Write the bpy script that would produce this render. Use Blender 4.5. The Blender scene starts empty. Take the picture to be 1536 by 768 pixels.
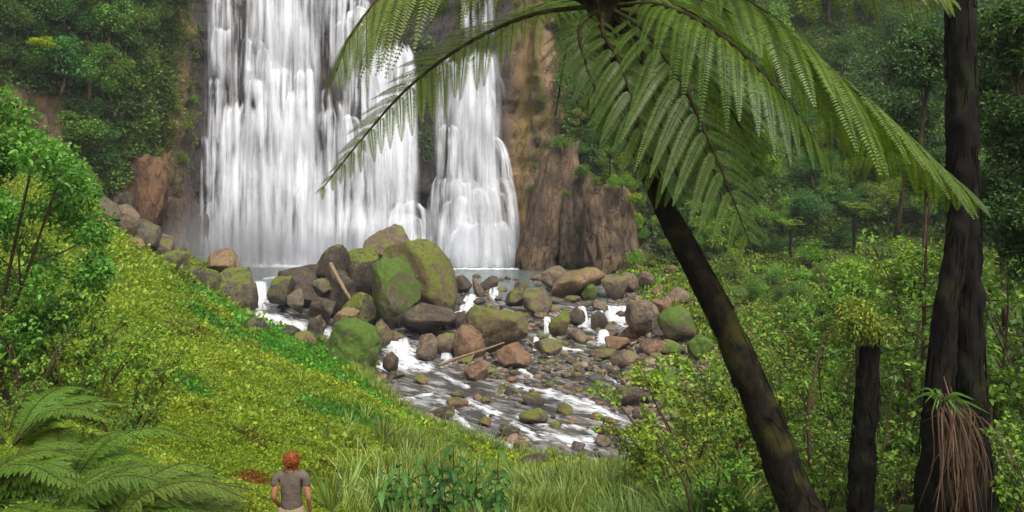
import bpy, math, random
import numpy as np
from mathutils import Vector, Matrix, Euler
from mathutils.bvhtree import BVHTree

S = bpy.context.scene
C = S.collection
rad = math.radians
F, HOR, CZ = 1195.0, 259.0, 9.0          # focal length in photo pixels, horizon row, eye height above the pool

# ---------------------------------------------------------------- camera
cam_d = bpy.data.cameras.new('camera')
cam = bpy.data.objects.new('camera', cam_d); C.objects.link(cam)
cam.location = (0, 0, CZ); cam.rotation_euler = (rad(90), 0, 0)
cam_d.sensor_width = 36; cam_d.lens = 36 * F / 1536
cam_d.shift_y = -(384 - HOR) / 1536
cam_d.clip_end = 3000; cam_d.clip_start = 0.1
S.camera = cam
# ---------------------------------------------------------------- sky and sun (bright overcast)
w = bpy.data.worlds.new('World'); S.world = w; w.use_nodes = True
nt = w.node_tree; nt.nodes.clear()
SUN_EL, SUN_AZ = rad(58), rad(150)        # azimuth measured clockwise from +Y
sky = nt.nodes.new('ShaderNodeTexSky'); sky.sky_type = 'NISHITA'; sky.sun_disc = False
sky.sun_elevation = SUN_EL; sky.sun_rotation = SUN_AZ
sky.air_density = 1.0; sky.dust_density = 6.0; sky.ozone_density = 1.0
hs = nt.nodes.new('ShaderNodeHueSaturation'); hs.inputs['Saturation'].default_value = 0.3
bg = nt.nodes.new('ShaderNodeBackground'); bg.inputs[1].default_value = 0.15
wo = nt.nodes.new('ShaderNodeOutputWorld')
nt.links.new(sky.outputs[0], hs.inputs['Color']); nt.links.new(hs.outputs[0], bg.inputs[0]); nt.links.new(bg.outputs[0], wo.inputs[0])
sd = bpy.data.lights.new('sun', 'SUN'); sd.energy = 1.5; sd.angle = rad(14); sd.color = (1, 0.96, 0.88)
sun = bpy.data.objects.new('sun', sd); C.objects.link(sun)
dv = Vector((math.sin(SUN_AZ) * math.cos(SUN_EL), math.cos(SUN_AZ) * math.cos(SUN_EL), math.sin(SUN_EL)))
sun.rotation_euler = (-dv).to_track_quat('-Z', 'Y').to_euler()
S.view_settings.view_transform = 'Standard'; S.view_settings.look = 'None'
S.view_settings.exposure = 0.8; S.view_settings.gamma = 1
S.cycles.use_denoising = True
S.cycles.transparent_max_bounces = 24
S.cycles.max_bounces = 6; S.cycles.diffuse_bounces = 3; S.cycles.glossy_bounces = 2; S.cycles.transmission_bounces = 3
S.cycles.volume_bounces = 0

rng = np.random.default_rng(7); random.seed(7)
# ---------------------------------------------------------------- helpers
def W(px, py, Y):
    return np.array([(px - 768) / F * Y, Y, CZ - (py - HOR) / F * Y])

def pix(p):
    return 768 + F * p[0] / p[1], HOR + F * (CZ - p[2]) / p[1]

def _h(ix, iy, iz, seed):
    n = (ix.astype(np.int64) * 374761393 + iy.astype(np.int64) * 668265263 + iz.astype(np.int64) * 2147483647 + seed * 974711) & 0xffffffff
    n = ((n ^ (n >> 13)) * 1274126177) & 0xffffffff
    n = ((n ^ (n >> 16)) * 2246822519) & 0xffffffff
    return ((n ^ (n >> 15)) & 0xffff) / 32767.5 - 1

def vnoise(P, seed=0):
    P = np.asarray(P, float); i = np.floor(P); f = P - i; f = f * f * (3 - 2 * f)
    i = i.astype(np.int64); r = 0
    for a in (0, 1):
        for b in (0, 1):
            for c in (0, 1):
                wgt = (f[..., 0] if a else 1 - f[..., 0]) * (f[..., 1] if b else 1 - f[..., 1]) * (f[..., 2] if c else 1 - f[..., 2])
                r = r + wgt * _h(i[..., 0] + a, i[..., 1] + b, i[..., 2] + c, seed)
    return r

def fbm(P, oct=4, seed=0, gain=0.5):
    P = np.asarray(P, float); r = 0; a = 1.0; k = 1.0
    for o in range(oct):
        r = r + a * vnoise(P * k + o * 17.3, seed + o); a *= gain; k *= 2.03
    return r

def sm(a, b, x):
    t = np.clip((x - a) / (b - a), 0, 1); return t * t * (3 - 2 * t)

def unit(v):
    v = np.asarray(v, float); return v / np.maximum(np.linalg.norm(v, axis=-1, keepdims=True), 1e-9)

def mesh_data(name, V, Fs, attrs=None, smooth=True, mats=None, midx=None):
    """V (n,3); Fs: one int array (m,k) or a list of them."""
    if not isinstance(Fs, (list, tuple)): Fs = [Fs]
    Fs = [np.asarray(f, np.int64) for f in Fs if len(f)]
    me = bpy.data.meshes.new(name)
    V = np.asarray(V, np.float32)
    me.vertices.add(len(V)); me.vertices.foreach_set('co', V.ravel())
    nl = sum(f.size for f in Fs); npoly = sum(len(f) for f in Fs)
    me.loops.add(nl); me.polygons.add(npoly)
    me.loops.foreach_set('vertex_index', np.concatenate([f.ravel() for f in Fs]).astype(np.int32))
    tot = np.concatenate([np.full(len(f), f.shape[1]) for f in Fs])
    st = np.concatenate([[0], np.cumsum(tot)[:-1]])
    me.polygons.foreach_set('loop_start', st.astype(np.int32))
    me.update(calc_edges=True)
    me.polygons.foreach_set('use_smooth', np.full(npoly, bool(smooth)))
    if midx is not None: me.polygons.foreach_set('material_index', np.asarray(midx, np.int32))
    for k, v in (attrs or {}).items():
        v = np.asarray(v, np.float32)
        if v.ndim == 1:
            a = me.attributes.new(k, 'FLOAT', 'POINT'); a.data.foreach_set('value', v)
        else:
            a = me.attributes.new(k, 'FLOAT_VECTOR', 'POINT'); a.data.foreach_set('vector', v.ravel())
    for m in (mats or []): me.materials.append(m)
    me.validate(verbose=False)
    return me

def link(name, me, parent=None, loc=None, color=None):
    o = bpy.data.objects.new(name, me); C.objects.link(o)
    if parent is not None: o.parent = parent
    if loc is not None: o.location = loc
    if color is not None: o.color = color
    return o

def mk(name, V, Fs, mat, parent=None, attrs=None, smooth=True, **kw):
    return link(name, mesh_data(name, V, Fs, attrs, smooth, [mat] if mat else None), parent, **kw)

def tag(o, label=None, cat=None, group=None, kind=None):
    if label: o['label'] = label
    if cat: o['category'] = cat
    if group: o['group'] = group
    if kind: o['kind'] = kind
    return o

def thing(name, loc, label, cat, group=None):
    o = bpy.data.objects.new(name, None); C.objects.link(o); o.location = loc
    o.empty_display_size = 0.2
    return tag(o, label, cat, group)

class MB:
    def __init__(s): s.V = []; s.F = {3: [], 4: []}; s.n = 0; s.A = []
    def add(s, V, Fa, tone=0.5):
        V = np.asarray(V, float); Fa = np.asarray(Fa, np.int64)
        s.V.append(V); s.F[Fa.shape[1]].append(Fa + s.n); s.n += len(V)
        s.A.append(np.broadcast_to(np.asarray(tone, float), (len(V),)))
    def build(s, name, mat, parent=None, smooth=True, **kw):
        Fs = [np.concatenate(v) for v in s.F.values() if v]
        return mk(name, np.concatenate(s.V), Fs, mat, parent, {'tone': np.concatenate(s.A)}, smooth, **kw)
    def data(s, name, mat, smooth=True):
        Fs = [np.concatenate(v) for v in s.F.values() if v]
        return mesh_data(name, np.concatenate(s.V), Fs, {'tone': np.concatenate(s.A)}, smooth, [mat])

def catmull(P, n):
    P = np.asarray(P, float); m = len(P)
    Q = np.vstack([2 * P[0] - P[1], P, 2 * P[-1] - P[-2]])
    t = np.linspace(0, m - 1 - 1e-6, n); i = t.astype(int); f = (t - i)[:, None]
    a, b, c, d = Q[i], Q[i + 1], Q[i + 2], Q[i + 3]
    return 0.5 * ((2 * b) + (c - a) * f + (2 * a - 5 * b + 4 * c - d) * f ** 2 + (3 * b - a - 3 * c + d) * f ** 3)

def tube(P, R, sides=8, cap=True, rough=0, seed=0):
    P = np.asarray(P, float); n = len(P); R = np.broadcast_to(np.asarray(R, float), (n,))
    T = unit(np.gradient(P, axis=0))
    ref = np.array([0.0, 0.0, 1.0]) if abs(T[:, 2]).mean() < 0.8 else np.array([1.0, 0.0, 0.0])
    A = unit(np.cross(T, ref)); B = np.cross(T, A)
    th = np.linspace(0, 2 * math.pi, sides, endpoint=False)
    ring = (np.cos(th)[None, :, None] * A[:, None] + np.sin(th)[None, :, None] * B[:, None])
    rr = R[:, None, None] * np.ones((n, sides, 1))
    if rough:
        rr = rr * (1 + rough * fbm((P[:, None] + ring * R[:, None, None]) * np.array([9, 9, 5.0]), 3, seed)[..., None])
    V = (P[:, None] + ring * rr).reshape(-1, 3)
    i = np.arange(n - 1)[:, None] * sides; j = np.arange(sides)[None]; k = (j + 1) % sides
    Q = np.stack([i + j, i + k, i + sides + k, i + sides + j], -1).reshape(-1, 4)
    if cap:
        V = np.vstack([V, P[0] - T[0] * R[0] * .3, P[-1] + T[-1] * R[-1] * 0.6]); a = n * sides
        jj = np.arange(sides); kk = (jj + 1) % sides
        e = (n - 1) * sides
        c0 = np.stack([np.full(sides, a), kk, jj, jj], -1); c1 = np.stack([e + jj, e + kk, np.full(sides, a + 1), np.full(sides, a + 1)], -1)
        # degenerate quads are avoided: use triangles
        return V, Q, np.vstack([c0[:, :3], c1[:, :3]])
    return V, Q, np.zeros((0, 3), int)

def add_tube(mb, P, R, sides=8, tone=0.5, **kw):
    V, Q, T3 = tube(P, R, sides, **kw)
    n0 = mb.n; mb.add(V, Q, tone)
    if len(T3): mb.F[3].append(T3 + n0)

def leaves(mb, P, D, N, L, Wd, tone, fold=0.15, droop=0.0):
    """one folded diamond leaf per row"""
    P = np.asarray(P, float); D = unit(D); Sd = unit(np.cross(D, N)); N = np.cross(Sd, D); n = len(P)
    L = np.broadcast_to(L, (n,))[:, None]; Wd = np.broadcast_to(Wd, (n,))[:, None]
    mid = P + D * L * 0.45 + N * Wd * fold
    tip = P + D * L + np.array([0, 0, -1.0]) * L * droop
    V = np.stack([P, mid + Sd * Wd * .5 , tip, mid - Sd * Wd * .5], 1)
    V[:, 1] -= 0; V = V.reshape(-1, 3)
    Fq = np.arange(n * 4).reshape(n, 4)
    mb.add(V, Fq, np.repeat(np.broadcast_to(tone, (n,)), 4))

def leaves6(mb, P, D, N, L, Wd, tone, droop=0.25):
    """longer leaf, curved, two halves folded on the midrib (8 verts, 4 quads... 6 faces)"""
    P = np.asarray(P, float); D = unit(D); Sd = unit(np.cross(D, N)); N = np.cross(Sd, D); n = len(P)
    L = np.broadcast_to(L, (n,))[:, None]; Wd = np.broadcast_to(Wd, (n,))[:, None]
    z = np.array([0, 0, -1.0])
    m1 = P + D * L * .33 + z * L * droop * .11; m2 = P + D * L * .68 + z * L * droop * .46; tp = P + D * L * .97 + z * L * droop
    up = N * Wd * .14
    V = np.stack([P, m1, m2, tp, m1 + Sd * Wd * .5 + up, m2 + Sd * Wd * .4 + up, m1 - Sd * Wd * .5 + up, m2 - Sd * Wd * .4 + up], 1).reshape(-1, 3)
    b = np.arange(n)[:, None] * 8; n0 = mb.n
    quad = np.vstack([b + np.array([1, 4, 5, 2]), b + np.array([1, 2, 7, 6])])
    tri = np.vstack([b + np.array([0, 4, 1]), b + np.array([0, 1, 6]), b + np.array([2, 5, 3]), b + np.array([2, 3, 7])])
    mb.add(V, quad, np.repeat(np.broadcast_to(tone, (n,)), 8)); mb.F[3].append(tri + n0)

def rdirs(n):
    v = rng.normal(size=(n, 3)); return unit(v)

# ---------------------------------------------------------------- materials
def new_mat(name):
    m = bpy.data.materials.new(name); m.use_nodes = True
    t = m.node_tree; t.nodes.clear(); return m, t

class N_:
    def __init__(s, t): s.t = t
    def n(s, typ, **kw):
        o = s.t.nodes.new(typ)
        for k, v in kw.items():
            if k in ('op',): o.operation = v
            elif hasattr(o, k): setattr(o, k, v)
        return o
    def l(s, a, b): s.t.links.new(a, b)
    def val(s, sock, v):
        if isinstance(v, (int, float)): sock.default_value = v
        elif isinstance(v, (tuple, list)): sock.default_value = tuple(v) + ((1,) if len(v) == 3 and len(sock.default_value) == 4 else ())
        else: s.l(v, sock)
    def math(s, op, a, b=None, c=None, clamp=False):
        o = s.t.nodes.new('ShaderNodeMath'); o.operation = op; o.use_clamp = clamp
        for i, x in enumerate((a, b, c)):
            if x is not None: s.val(o.inputs[i], x)
        return o.outputs[0]
    def mix(s, fac, a, b, mode='MIX'):
        o = s.t.nodes.new('ShaderNodeMix'); o.data_type = 'RGBA'; o.blend_type = mode; o.clamp_result = False
        s.val(o.inputs[0], fac); s.val(o.inputs[6], a); s.val(o.inputs[7], b); return o.outputs[2]
    def noise(s, vec, scale, detail=4, rough=0.55, dist=0.0):
        o = s.t.nodes.new('ShaderNodeTexNoise'); o.inputs['Scale'].default_value = scale
        o.inputs['Detail'].default_value = detail; o.inputs['Roughness'].default_value = rough; o.inputs['Distortion'].default_value = dist
        if vec is not None: s.l(vec, o.inputs['Vector'])
        return o.outputs[0]
    def ramp(s, fac, *stops):
        o = s.t.nodes.new('ShaderNodeValToRGB'); e = o.color_ramp.elements
        while len(e) > 1: e.remove(e[-1])
        for i, (p, c) in enumerate(stops):
            x = e[0] if i == 0 else e.new(p)
            x.position = p; x.color = tuple(c) + (1,) if not isinstance(c, (int, float)) else (c, c, c, 1)
        s.l(fac, o.inputs[0]); return o.outputs[0]
    def attr(s, name, typ='GEOMETRY'):
        o = s.t.nodes.new('ShaderNodeAttribute'); o.attribute_name = name; o.attribute_type = typ; return o
    def mapping(s, vec, scale):
        o = s.t.nodes.new('ShaderNodeMapping'); o.inputs['Scale'].default_value = scale; s.l(vec, o.inputs['Vector']); return o.outputs[0]
    def bump(s, h, strength, dist=0.05):
        o = s.t.nodes.new('ShaderNodeBump'); o.inputs['Strength'].default_value = strength; o.inputs['Distance'].default_value = dist
        s.l(h, o.inputs['Height']); return o.outputs[0]
    def out(s, sh, vol=None):
        o = s.t.nodes.new('ShaderNodeOutputMaterial')
        if sh is not None: s.l(sh, o.inputs[0])
        if vol is not None: s.l(vol, o.inputs[1])
    def bsdf(s, col, rough=0.7, normal=None, spec=0.3):
        o = s.t.nodes.new('ShaderNodeBsdfPrincipled'); s.val(o.inputs['Base Color'], col); s.val(o.inputs['Roughness'], rough)
        s.val(o.inputs['Specular IOR Level'], spec)
        if normal is not None: s.l(normal, o.inputs['Normal'])
        return o.outputs[0]
    def pos(s):
        return s.t.nodes.new('ShaderNodeNewGeometry').outputs['Position']
    def objc(s):
        return s.t.nodes.new('ShaderNodeTexCoord').outputs['Object']
    def mixs(s, fac, a, b):
        o = s.t.nodes.new('ShaderNodeMixShader'); s.val(o.inputs[0], fac); s.l(a, o.inputs[1]); s.l(b, o.inputs[2]); return o.outputs[0]

def leaf_mat(name, dark, mid, light, trans=0.3, rough=0.5, instancer=False, spec=0.3):
    m, t = new_mat(name); q = N_(t)
    tone = q.attr('tone').outputs['Fac']
    col = q.ramp(tone, (0, dark), (0.5, mid), (1, light))
    oi = t.nodes.new('ShaderNodeObjectInfo')
    if instancer:
        it = q.attr('itone', 'INSTANCER').outputs['Vector']
        col = q.mix(1.0, col, it, 'MULTIPLY')
    else:
        col = q.mix(1.0, col, oi.outputs['Color'], 'MULTIPLY')
    b = q.bsdf(col, rough, spec=spec)
    tr = t.nodes.new('ShaderNodeBsdfTranslucent'); q.l(q.mix(1.0, col, (1.5, 1.5, .8), 'MULTIPLY'), tr.inputs[0])
    q.out(q.mixs(trans, b, tr.outputs[0])); return m

M = {}
M['leaf'] = leaf_mat('leaf_green', (0.016, 0.036, 0.009), (0.06, 0.115, 0.022), (0.15, 0.235, 0.05))
M['cover'] = leaf_mat('creeping_cover_leaf', (0.05, 0.10, 0.010), (0.155, 0.25, 0.018), (0.29, 0.38, 0.035), instancer=True)
M['under'] = leaf_mat('undergrowth_leaf', (0.018, 0.035, 0.008), (0.07, 0.12, 0.02), (0.17, 0.24, 0.04), instancer=True)
M['fern'] = leaf_mat('fern_pinnule', (0.03, 0.048, 0.008), (0.10, 0.135, 0.018), (0.22, 0.24, 0.05), trans=0.35, rough=0.45)
M['grass'] = leaf_mat('grass_blade', (0.04, 0.07, 0.012), (0.13, 0.2, 0.03), (0.33, 0.36, 0.10), instancer=True)

def bark(name, a, b, c, scale=6, bstr=0.8):
    m, t = new_mat(name); q = N_(t); p = q.objc()
    v = q.mapping(p, (1, 1, .22)); n1 = q.noise(v, scale * 3, 6, .7); n2 = q.noise(p, scale * .5, 4)
    col = q.mix(q.ramp(n1, (.35, 0.0), (.7, 1.0)), a, b)
    col = q.mix(q.ramp(n2, (.5, 0.0), (.68, 1.0)), col, c)
    q.out(q.bsdf(col, .9, q.bump(n1, bstr, .03), .1)); return m
M['fern_bark'] = bark('tree_fern_bark', (.006, .005, .004), (.018, .013, .009), (.035, .032, .008), 8)
M['dark_bark'] = bark('dark_bark', (.005, .004, .0035), (.013, .010, .008), (.017, .018, .008), 6)
M['twig'] = bark('twig_bark', (.035, .022, .014), (.10, .065, .04), (.08, .07, .03), 12, .4)
M['rachis'] = bark('fern_stalk', (.02, .013, .007), (.05, .035, .015), (.06, .07, .02), 14, .3)
M['dry'] = leaf_mat('dead_frond', (.05, .03, .018), (.17, .10, .06), (.38, .27, .18), trans=.2, rough=.8)

def rock_mat(name, base1, base2, base3, moss=(0.09, 0.13, 0.012), moss2=(0.17, 0.18, 0.02), rough=.75):
    """colour from the object's colour, moss amount from the object's alpha"""
    m, t = new_mat(name); q = N_(t); p = q.objc(); wp_ = q.pos()
    oi = t.nodes.new('ShaderNodeObjectInfo')
    n1 = q.noise(wp_, 1.1, 6, .7, .5); n2 = q.noise(wp_, 5, 6, .72, .4); n3 = q.noise(wp_, 22, 3, .6)
    col = q.mix(q.ramp(n1, (.35, 0.0), (.62, 1.0)), base1, base2)
    col = q.mix(q.ramp(n2, (.5, 0.0), (.68, .9)), col, base3); col = q.mix(q.ramp(n2, (.34, .75), (.44, 0.0)), col, (.03, .024, .018))
    col = q.mix(1.0, col, oi.outputs['Color'], 'MULTIPLY')
    geo = t.nodes.new('ShaderNodeNewGeometry'); sx = t.nodes.new('ShaderNodeSeparateXYZ'); q.l(geo.outputs['Normal'], sx.inputs[0])
    a = q.math('MULTIPLY', sx.outputs[2], .4); a = q.math('ADD', a, q.math('MULTIPLY', q.math('SUBTRACT', n1, .5), 2.2)); a = q.math('ADD', a, q.math('MULTIPLY', q.math('SUBTRACT', n2, .5), 2.0))
    a = q.math('ADD', a, oi.outputs['Alpha']); mf = q.ramp(a, (.52, 0.0), (.74, 1.0))
    mc = q.mix(q.ramp(n2, (.4, 0.0), (.6, 1.0)), moss, moss2)
    mc = q.mix(q.ramp(n3, (.3, .6), (.7, 0.0)), mc, (.03, .05, .006))
    col = q.mix(mf, col, mc)
    gsz = t.nodes.new('ShaderNodeSeparateXYZ'); q.l(t.nodes.new('ShaderNodeTexCoord').outputs['Generated'], gsz.inputs[0])   # soaked band where the river laps the stone
    wet_ = q.ramp(q.math('ADD', gsz.outputs[2], q.math('MULTIPLY', q.math('SUBTRACT', n2, .5), .3)), (.26, 1.0), (.40, 0.0)); col = q.mix(q.math('MULTIPLY', wet_, .8), col, q.mix(1.0, col, (.3, .28, .26), 'MULTIPLY'))
    h = q.math('ADD', q.math('MULTIPLY', n2, .7), q.math('MULTIPLY', n3, .35))
    q.out(q.bsdf(col, q.mix(wet_, q.mix(mf, (rough,) * 3, (.95,) * 3), (.3,) * 3), q.bump(h, 1.0, .16), .35)); return m
M['rock'] = rock_mat('river_rock', (.055, .04, .028), (.18, .125, .078), (.25, .20, .145))
M['green_moss_rock'] = rock_mat('bright_moss_rock', (.065, .052, .036), (.14, .105, .07), (.17, .14, .1), (.045, .11, .010), (.11, .165, .018))

# ---------------------------------------------------------------- water level and ray helpers
LY = np.array([20, 32, 40, 46, 50, 55, 60, 65, 120.0]); LZ = np.array([-3.2, -2.8, -2.3, -2.1, -1.8, -1.0, -.4, 0, 0])
def level(Y): return np.interp(Y, LY, LZ)
_ty = np.linspace(22, 85, 2000); _tp = HOR + F * (CZ - level(_ty)) / _ty
def wy(py): return float(np.interp(-py, -_tp, _ty))
def wp(px, py, dz=0.0):
    Y = wy(py); return np.array([(px - 768) / F * Y, Y, level(Y) + dz])
# ================================================================ TERRAIN
RIV = [(310, 392), (345, 405), (365, 430), (366, 468), (400, 498), (465, 502), (475, 522), (560, 532), (572, 560), (575, 592), (600, 612),
       (640, 640), (690, 662), (760, 690), (850, 706), (1000, 722), (1100, 735), (1300, 745), (1700, 760), (2200, 780),
       (2200, 640), (1700, 625), (1400, 628), (1290, 640), (1100, 636), (1010, 648), (965, 604), (905, 562), (930, 548), (955, 500), (955, 465), (925, 440),
       (865, 415), (820, 402), (810, 380), (790, 370), (300, 370)]
RIVP = np.array([wp(a, b)[:2] for a, b in RIV])

def sdf(X, Y, P=RIVP):
    d = np.full(X.shape, 1e9); ins = np.zeros(X.shape, bool); n = len(P)
    for i in range(n):
        a, b = P[i], P[(i + 1) % n]; e = b - a
        t = np.clip(((X - a[0]) * e[0] + (Y - a[1]) * e[1]) / max(e @ e, 1e-9), 0, 1)
        d = np.minimum(d, (X - a[0] - t * e[0]) ** 2 + (Y - a[1] - t * e[1]) ** 2)
        c = ((a[1] > Y) != (b[1] > Y)) & (X < (b[0] - a[0]) * (Y - a[1]) / (b[1] - a[1] + 1e-12) + a[0]); ins ^= c
    d = np.sqrt(d); return np.where(ins, -d, d)

TP = [(0, 0, 7.3), (-8, 0, 8.6), (8, 0, 7.2), (-20, 0, 10), (20, 0, 8), (-2.9, 10.4, 3.72), (-6.5, 8, 5.6), (-5.2, 9.3, 5.2), (0, 8, 4.9), (3, 8, 5.1), (6.5, 9, 5.0), (-14, 9, 7.0), (14, 8, 6.2),
      (0, 16, 2.0), (-4, 16, 2.55), (5, 14, 3.0), (1, 24, -.4), (4, 25, -.6), (-50, 20, 14), (-60, 50, 20), (50, 20, 6), (60, 40, 8), (-50, 75, 10), (-30, 72, 2.0), (-18, 75, -.5), (-26, 67, 1.5), (-30.3, 62.7, 5.3), (-28.4, 63.5, 3.4), (-22, 70, 0), (30, 75, 8), (50, 60, 14), (12, 78, 1.0), (0, 82, -1), (-10, 82, -1),
      (40, 50, 5), (-20, 15, 8.2), (-40, -10, 12), (40, -10, 9)]
TPX = [(122, 246, 60), (150, 300, 58), (172, 350, 52), (215, 382, 52), (60, 215, 58), (-150, 120, 55), (195, 368, 57), (250, 402, 57), (315, 402, 63), (137, 335, 50), (60, 380, 40), (230, 400, 47), (330, 462, 50), (290, 430, 49), (380, 482, 50.5), (200, 450, 33), (300, 500, 31), (100, 470, 27), (100, 560, 18.5),
       (420, 545, 36), (420, 600, 26), (300, 600, 20.5), (470, 528, 44.5), (520, 548, 42), (555, 568, 40.5), (560, 620, 30), (500, 650, 23.5), (600, 640, 31), (610, 665, 26.5), (340, 560, 26), (250, 470, 38),
       (690, 690, 28), (800, 735, 24), (1000, 728, 25.5), (1100, 705, 27), (1200, 740, 17), (1250, 700, 22), (1400, 700, 20), (1536, 740, 13),
       (1040, 480, 52), (1000, 440, 60), (1100, 560, 42), (1250, 560, 42), (1250, 480, 50), (1250, 420, 56), (1080, 420, 60), (1150, 450, 54), (1400, 540, 40), (1400, 440, 47), (1536, 580, 33), (1536, 460, 41),
       (1000, 560, 42.5), (980, 520, 46), (1000, 600, 38.5), (940, 405, 70)]
TPP = np.array([list(p) for p in TP] + [W(*p) for p in TPX])
def _tps_fit(P):
    X = P[:, :2] / 20; n = len(P); d = np.linalg.norm(X[:, None] - X[None], axis=-1)
    K = d ** 2 * np.log(d + 1e-9); A = np.zeros((n + 3, n + 3)); A[:n, :n] = K + np.eye(n) * .004; A[:n, n] = 1; A[:n, n + 1:] = X; A[n:, :n] = A[:n, n:].T
    return X, np.linalg.solve(A, np.concatenate([P[:, 2], np.zeros(3)]))
_TX, _TW = _tps_fit(TPP)
def tps(x, y):
    r = _TW[-3] + _TW[-2] * x / 20 + _TW[-1] * y / 20
    for i in range(len(_TX)):
        d2 = (x / 20 - _TX[i, 0]) ** 2 + (y / 20 - _TX[i, 1]) ** 2
        r = r + _TW[i] * d2 * .5 * np.log(d2 + 1e-9)
    return r
def ground(x, y):
    x = np.asarray(x, float); y = np.asarray(y, float)
    P = np.stack([x, y, x * 0], -1)
    h = tps(x, y); lv = level(y); d = sdf(x, y)
    n1 = fbm(P / 6.0, 3, 3); n2 = fbm(P / 1.7, 3, 9)
    am = sm(0.5, 6, d)
    h = h + am * (n1 * .5 + n2 * .2) * (1 - .65 * sm(38, 48, y))
    lo = lv + .12 + .05 * np.maximum(d, 0) + .06 * n2
    h = np.where(y > 28, np.maximum(h, lo), h)
    rise = (1 - sm(0, 2.2, d))
    h = h * (1 - rise) + rise * np.minimum(h, lo + .3 * np.maximum(d, 0))
    bed = lv - .4 + .12 * n2
    k = sm(.5, -.7, d)
    return h * (1 - k) + bed * k

gx = np.unique(np.concatenate([np.arange(-42, 42.01, .4), np.arange(-160, -42, 4), np.arange(46, 160, 4)]))
gy = np.unique(np.concatenate([np.arange(-6, 86.01, .4), np.arange(-60, -6, 4), np.arange(90, 160, 4)]))
GX, GY = np.meshgrid(gx, gy); GZ = ground(np.clip(GX, -60, 60), np.clip(GY, -12, 90))
nx, ny = len(gx), len(gy)
V = np.stack([GX, GY, GZ], -1).reshape(-1, 3)
i = np.arange(ny - 1)[:, None] * nx + np.arange(nx - 1)[None]; Fq = np.stack([i, i + 1, i + nx + 1, i + nx], -1).reshape(-1, 4)
D = sdf(GX, GY).ravel()
# gravel bars: right bank and river edges
GRV = [(870, 415), (940, 428), (970, 480), (1000, 530), (1085, 560), (1060, 640), (1010, 655), (960, 600), (900, 560), (940, 500), (940, 450)]
GRVP = np.array([wp(a, b)[:2] for a, b in GRV])
gd = sdf(GX, GY, GRVP).ravel()
grav = np.maximum(1 - sm(-.2, 1.0, D), 1 - sm(-.5, 1.5, gd))
mt, t = new_mat('earth_and_moss'); q = N_(t); p = q.pos()
n1 = q.noise(p, .35, 5, .6); n2 = q.noise(p, 3.5, 6, .65); n3 = q.noise(p, 14, 3)
soil = q.mix(n2, (.035, .026, .016), (.10, .075, .045))
grn = q.mix(q.ramp(n1, (.4, 0.0), (.6, 1.0)), (.035, .075, .01), (.10, .14, .015)); grn = q.mix(q.ramp(n3, (.4, .7), (.6, 0.0)), grn, (.02, .03, .008))
col = q.mix(q.ramp(n2, (.34, 0.0), (.5, 1.0)), soil, grn)
gv = q.mix(n3, (.03, .025, .02), (.15, .115, .08))
col = q.mix(q.attr('grav').outputs['Fac'], col, gv)
q.out(q.bsdf(col, .9, q.bump(q.math('ADD', n2, n3), .8, .1), .2))
ter = mk('ground', V, Fq, mt, attrs={'grav': grav}); tag(ter, 'grassy valley floor and slopes around the waterfall pool', kind='structure')
BT = BVHTree.FromPolygons(V.tolist(), Fq.tolist())

# ================================================================ CLIFF
CP = [(-900, 40, 10), (-400, 47, 10), (0, 58, 8), (130, 63, 6), (240, 68, 6), (300, 73, 5), (325, 77, 5), (560, 79.5, 5), (640, 80, 5), (665, 79, 5), (775, 77, 5), (800, 76.5, 6), (880, 75, 8), (950, 71, 20), (1010, 67, 38),
      (1100, 62, 46), (1250, 58, 48), (1400, 53, 50), (1536, 49, 50), (1800, 45, 50), (2500, 38, 50)]
cb = np.array([[(a - 768) / F * b, b, math.tan(rad(c)), a] for a, b, c in CP])
sl = np.concatenate([[0], np.cumsum(np.linalg.norm(np.diff(cb[:, :2], axis=0), axis=1))])
ds = 0.33; ss = np.arange(0, sl[-1], ds); base = np.stack([np.interp(ss, sl, cb[:, k]) for k in range(4)], 1)
k = np.ones(9) / 9
for c in (0, 1, 2):
    base[4:-4, c] = np.convolve(base[:, c], k, 'valid')
Tn = unit(np.gradient(base[:, :2], axis=0)); Nn = np.stack([Tn[:, 1], -Tn[:, 0]], 1)   # towards the viewer
hh = np.arange(-4, 40, .33); ns, nh = len(ss), len(hh)
SS, HH = np.meshgrid(ss, hh); lean = base[:, 2][None] ; pxs = base[:, 3][None] + 0 * HH
Pn = np.stack([SS / 3.0, HH / 9.0, 0 * SS], -1); warp = fbm(np.stack([SS / 5, HH / 5, SS * 0], -1), 3, 21)
big = fbm(np.stack([SS / 6, HH / 9, SS * 0], -1), 5, 31, .58) * 1.1
colw = SS / 2.1 + warp * .7; ci = np.floor(colw); cf = colw - ci
cr = _h(ci.astype(int), np.floor(HH / 6 + _h(ci.astype(int), ci.astype(int) * 0, ci.astype(int) * 0, 5) * .8 + warp * .5).astype(int), (ci * 0).astype(int), 77)
colm = cr * .38 - .35 * (np.abs(cf - .5) * 2) ** 6
strat = fbm(np.stack([SS / 9, HH * 1.2, SS * 0], -1), 2, 41) * .16
fine = fbm(np.stack([SS * 1.1, HH * .9, SS * 0], -1), 3, 51) * .26
rocky = 1 - sm(940, 1030, pxs)
fallz = sm(305, 325, pxs) * (1 - sm(778, 800, pxs))
# stepped ledges behind the falls
led = 0
for a, (z0, amt) in enumerate([(8.5, .8), (14.5, 1.0), (19, .9), (23.5, .9), (28, 1)]):
    led = led + amt * sm(-.35, .35, HH - z0 - fbm(np.stack([SS / 3, SS * 0 + a * 9, SS * 0], -1), 3, 61 + a) * 1.5)
cave = -1.6 * sm(3.2, 1.2, HH) * sm(790, 815, pxs) * (1 - sm(880, 900, pxs))
off = big * (1 - .5 * fallz) + (colm + strat) * rocky + fine + cave - led * fallz * .55
back = np.maximum(HH, 0) * lean * (1 - .0 * HH) - off
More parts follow.
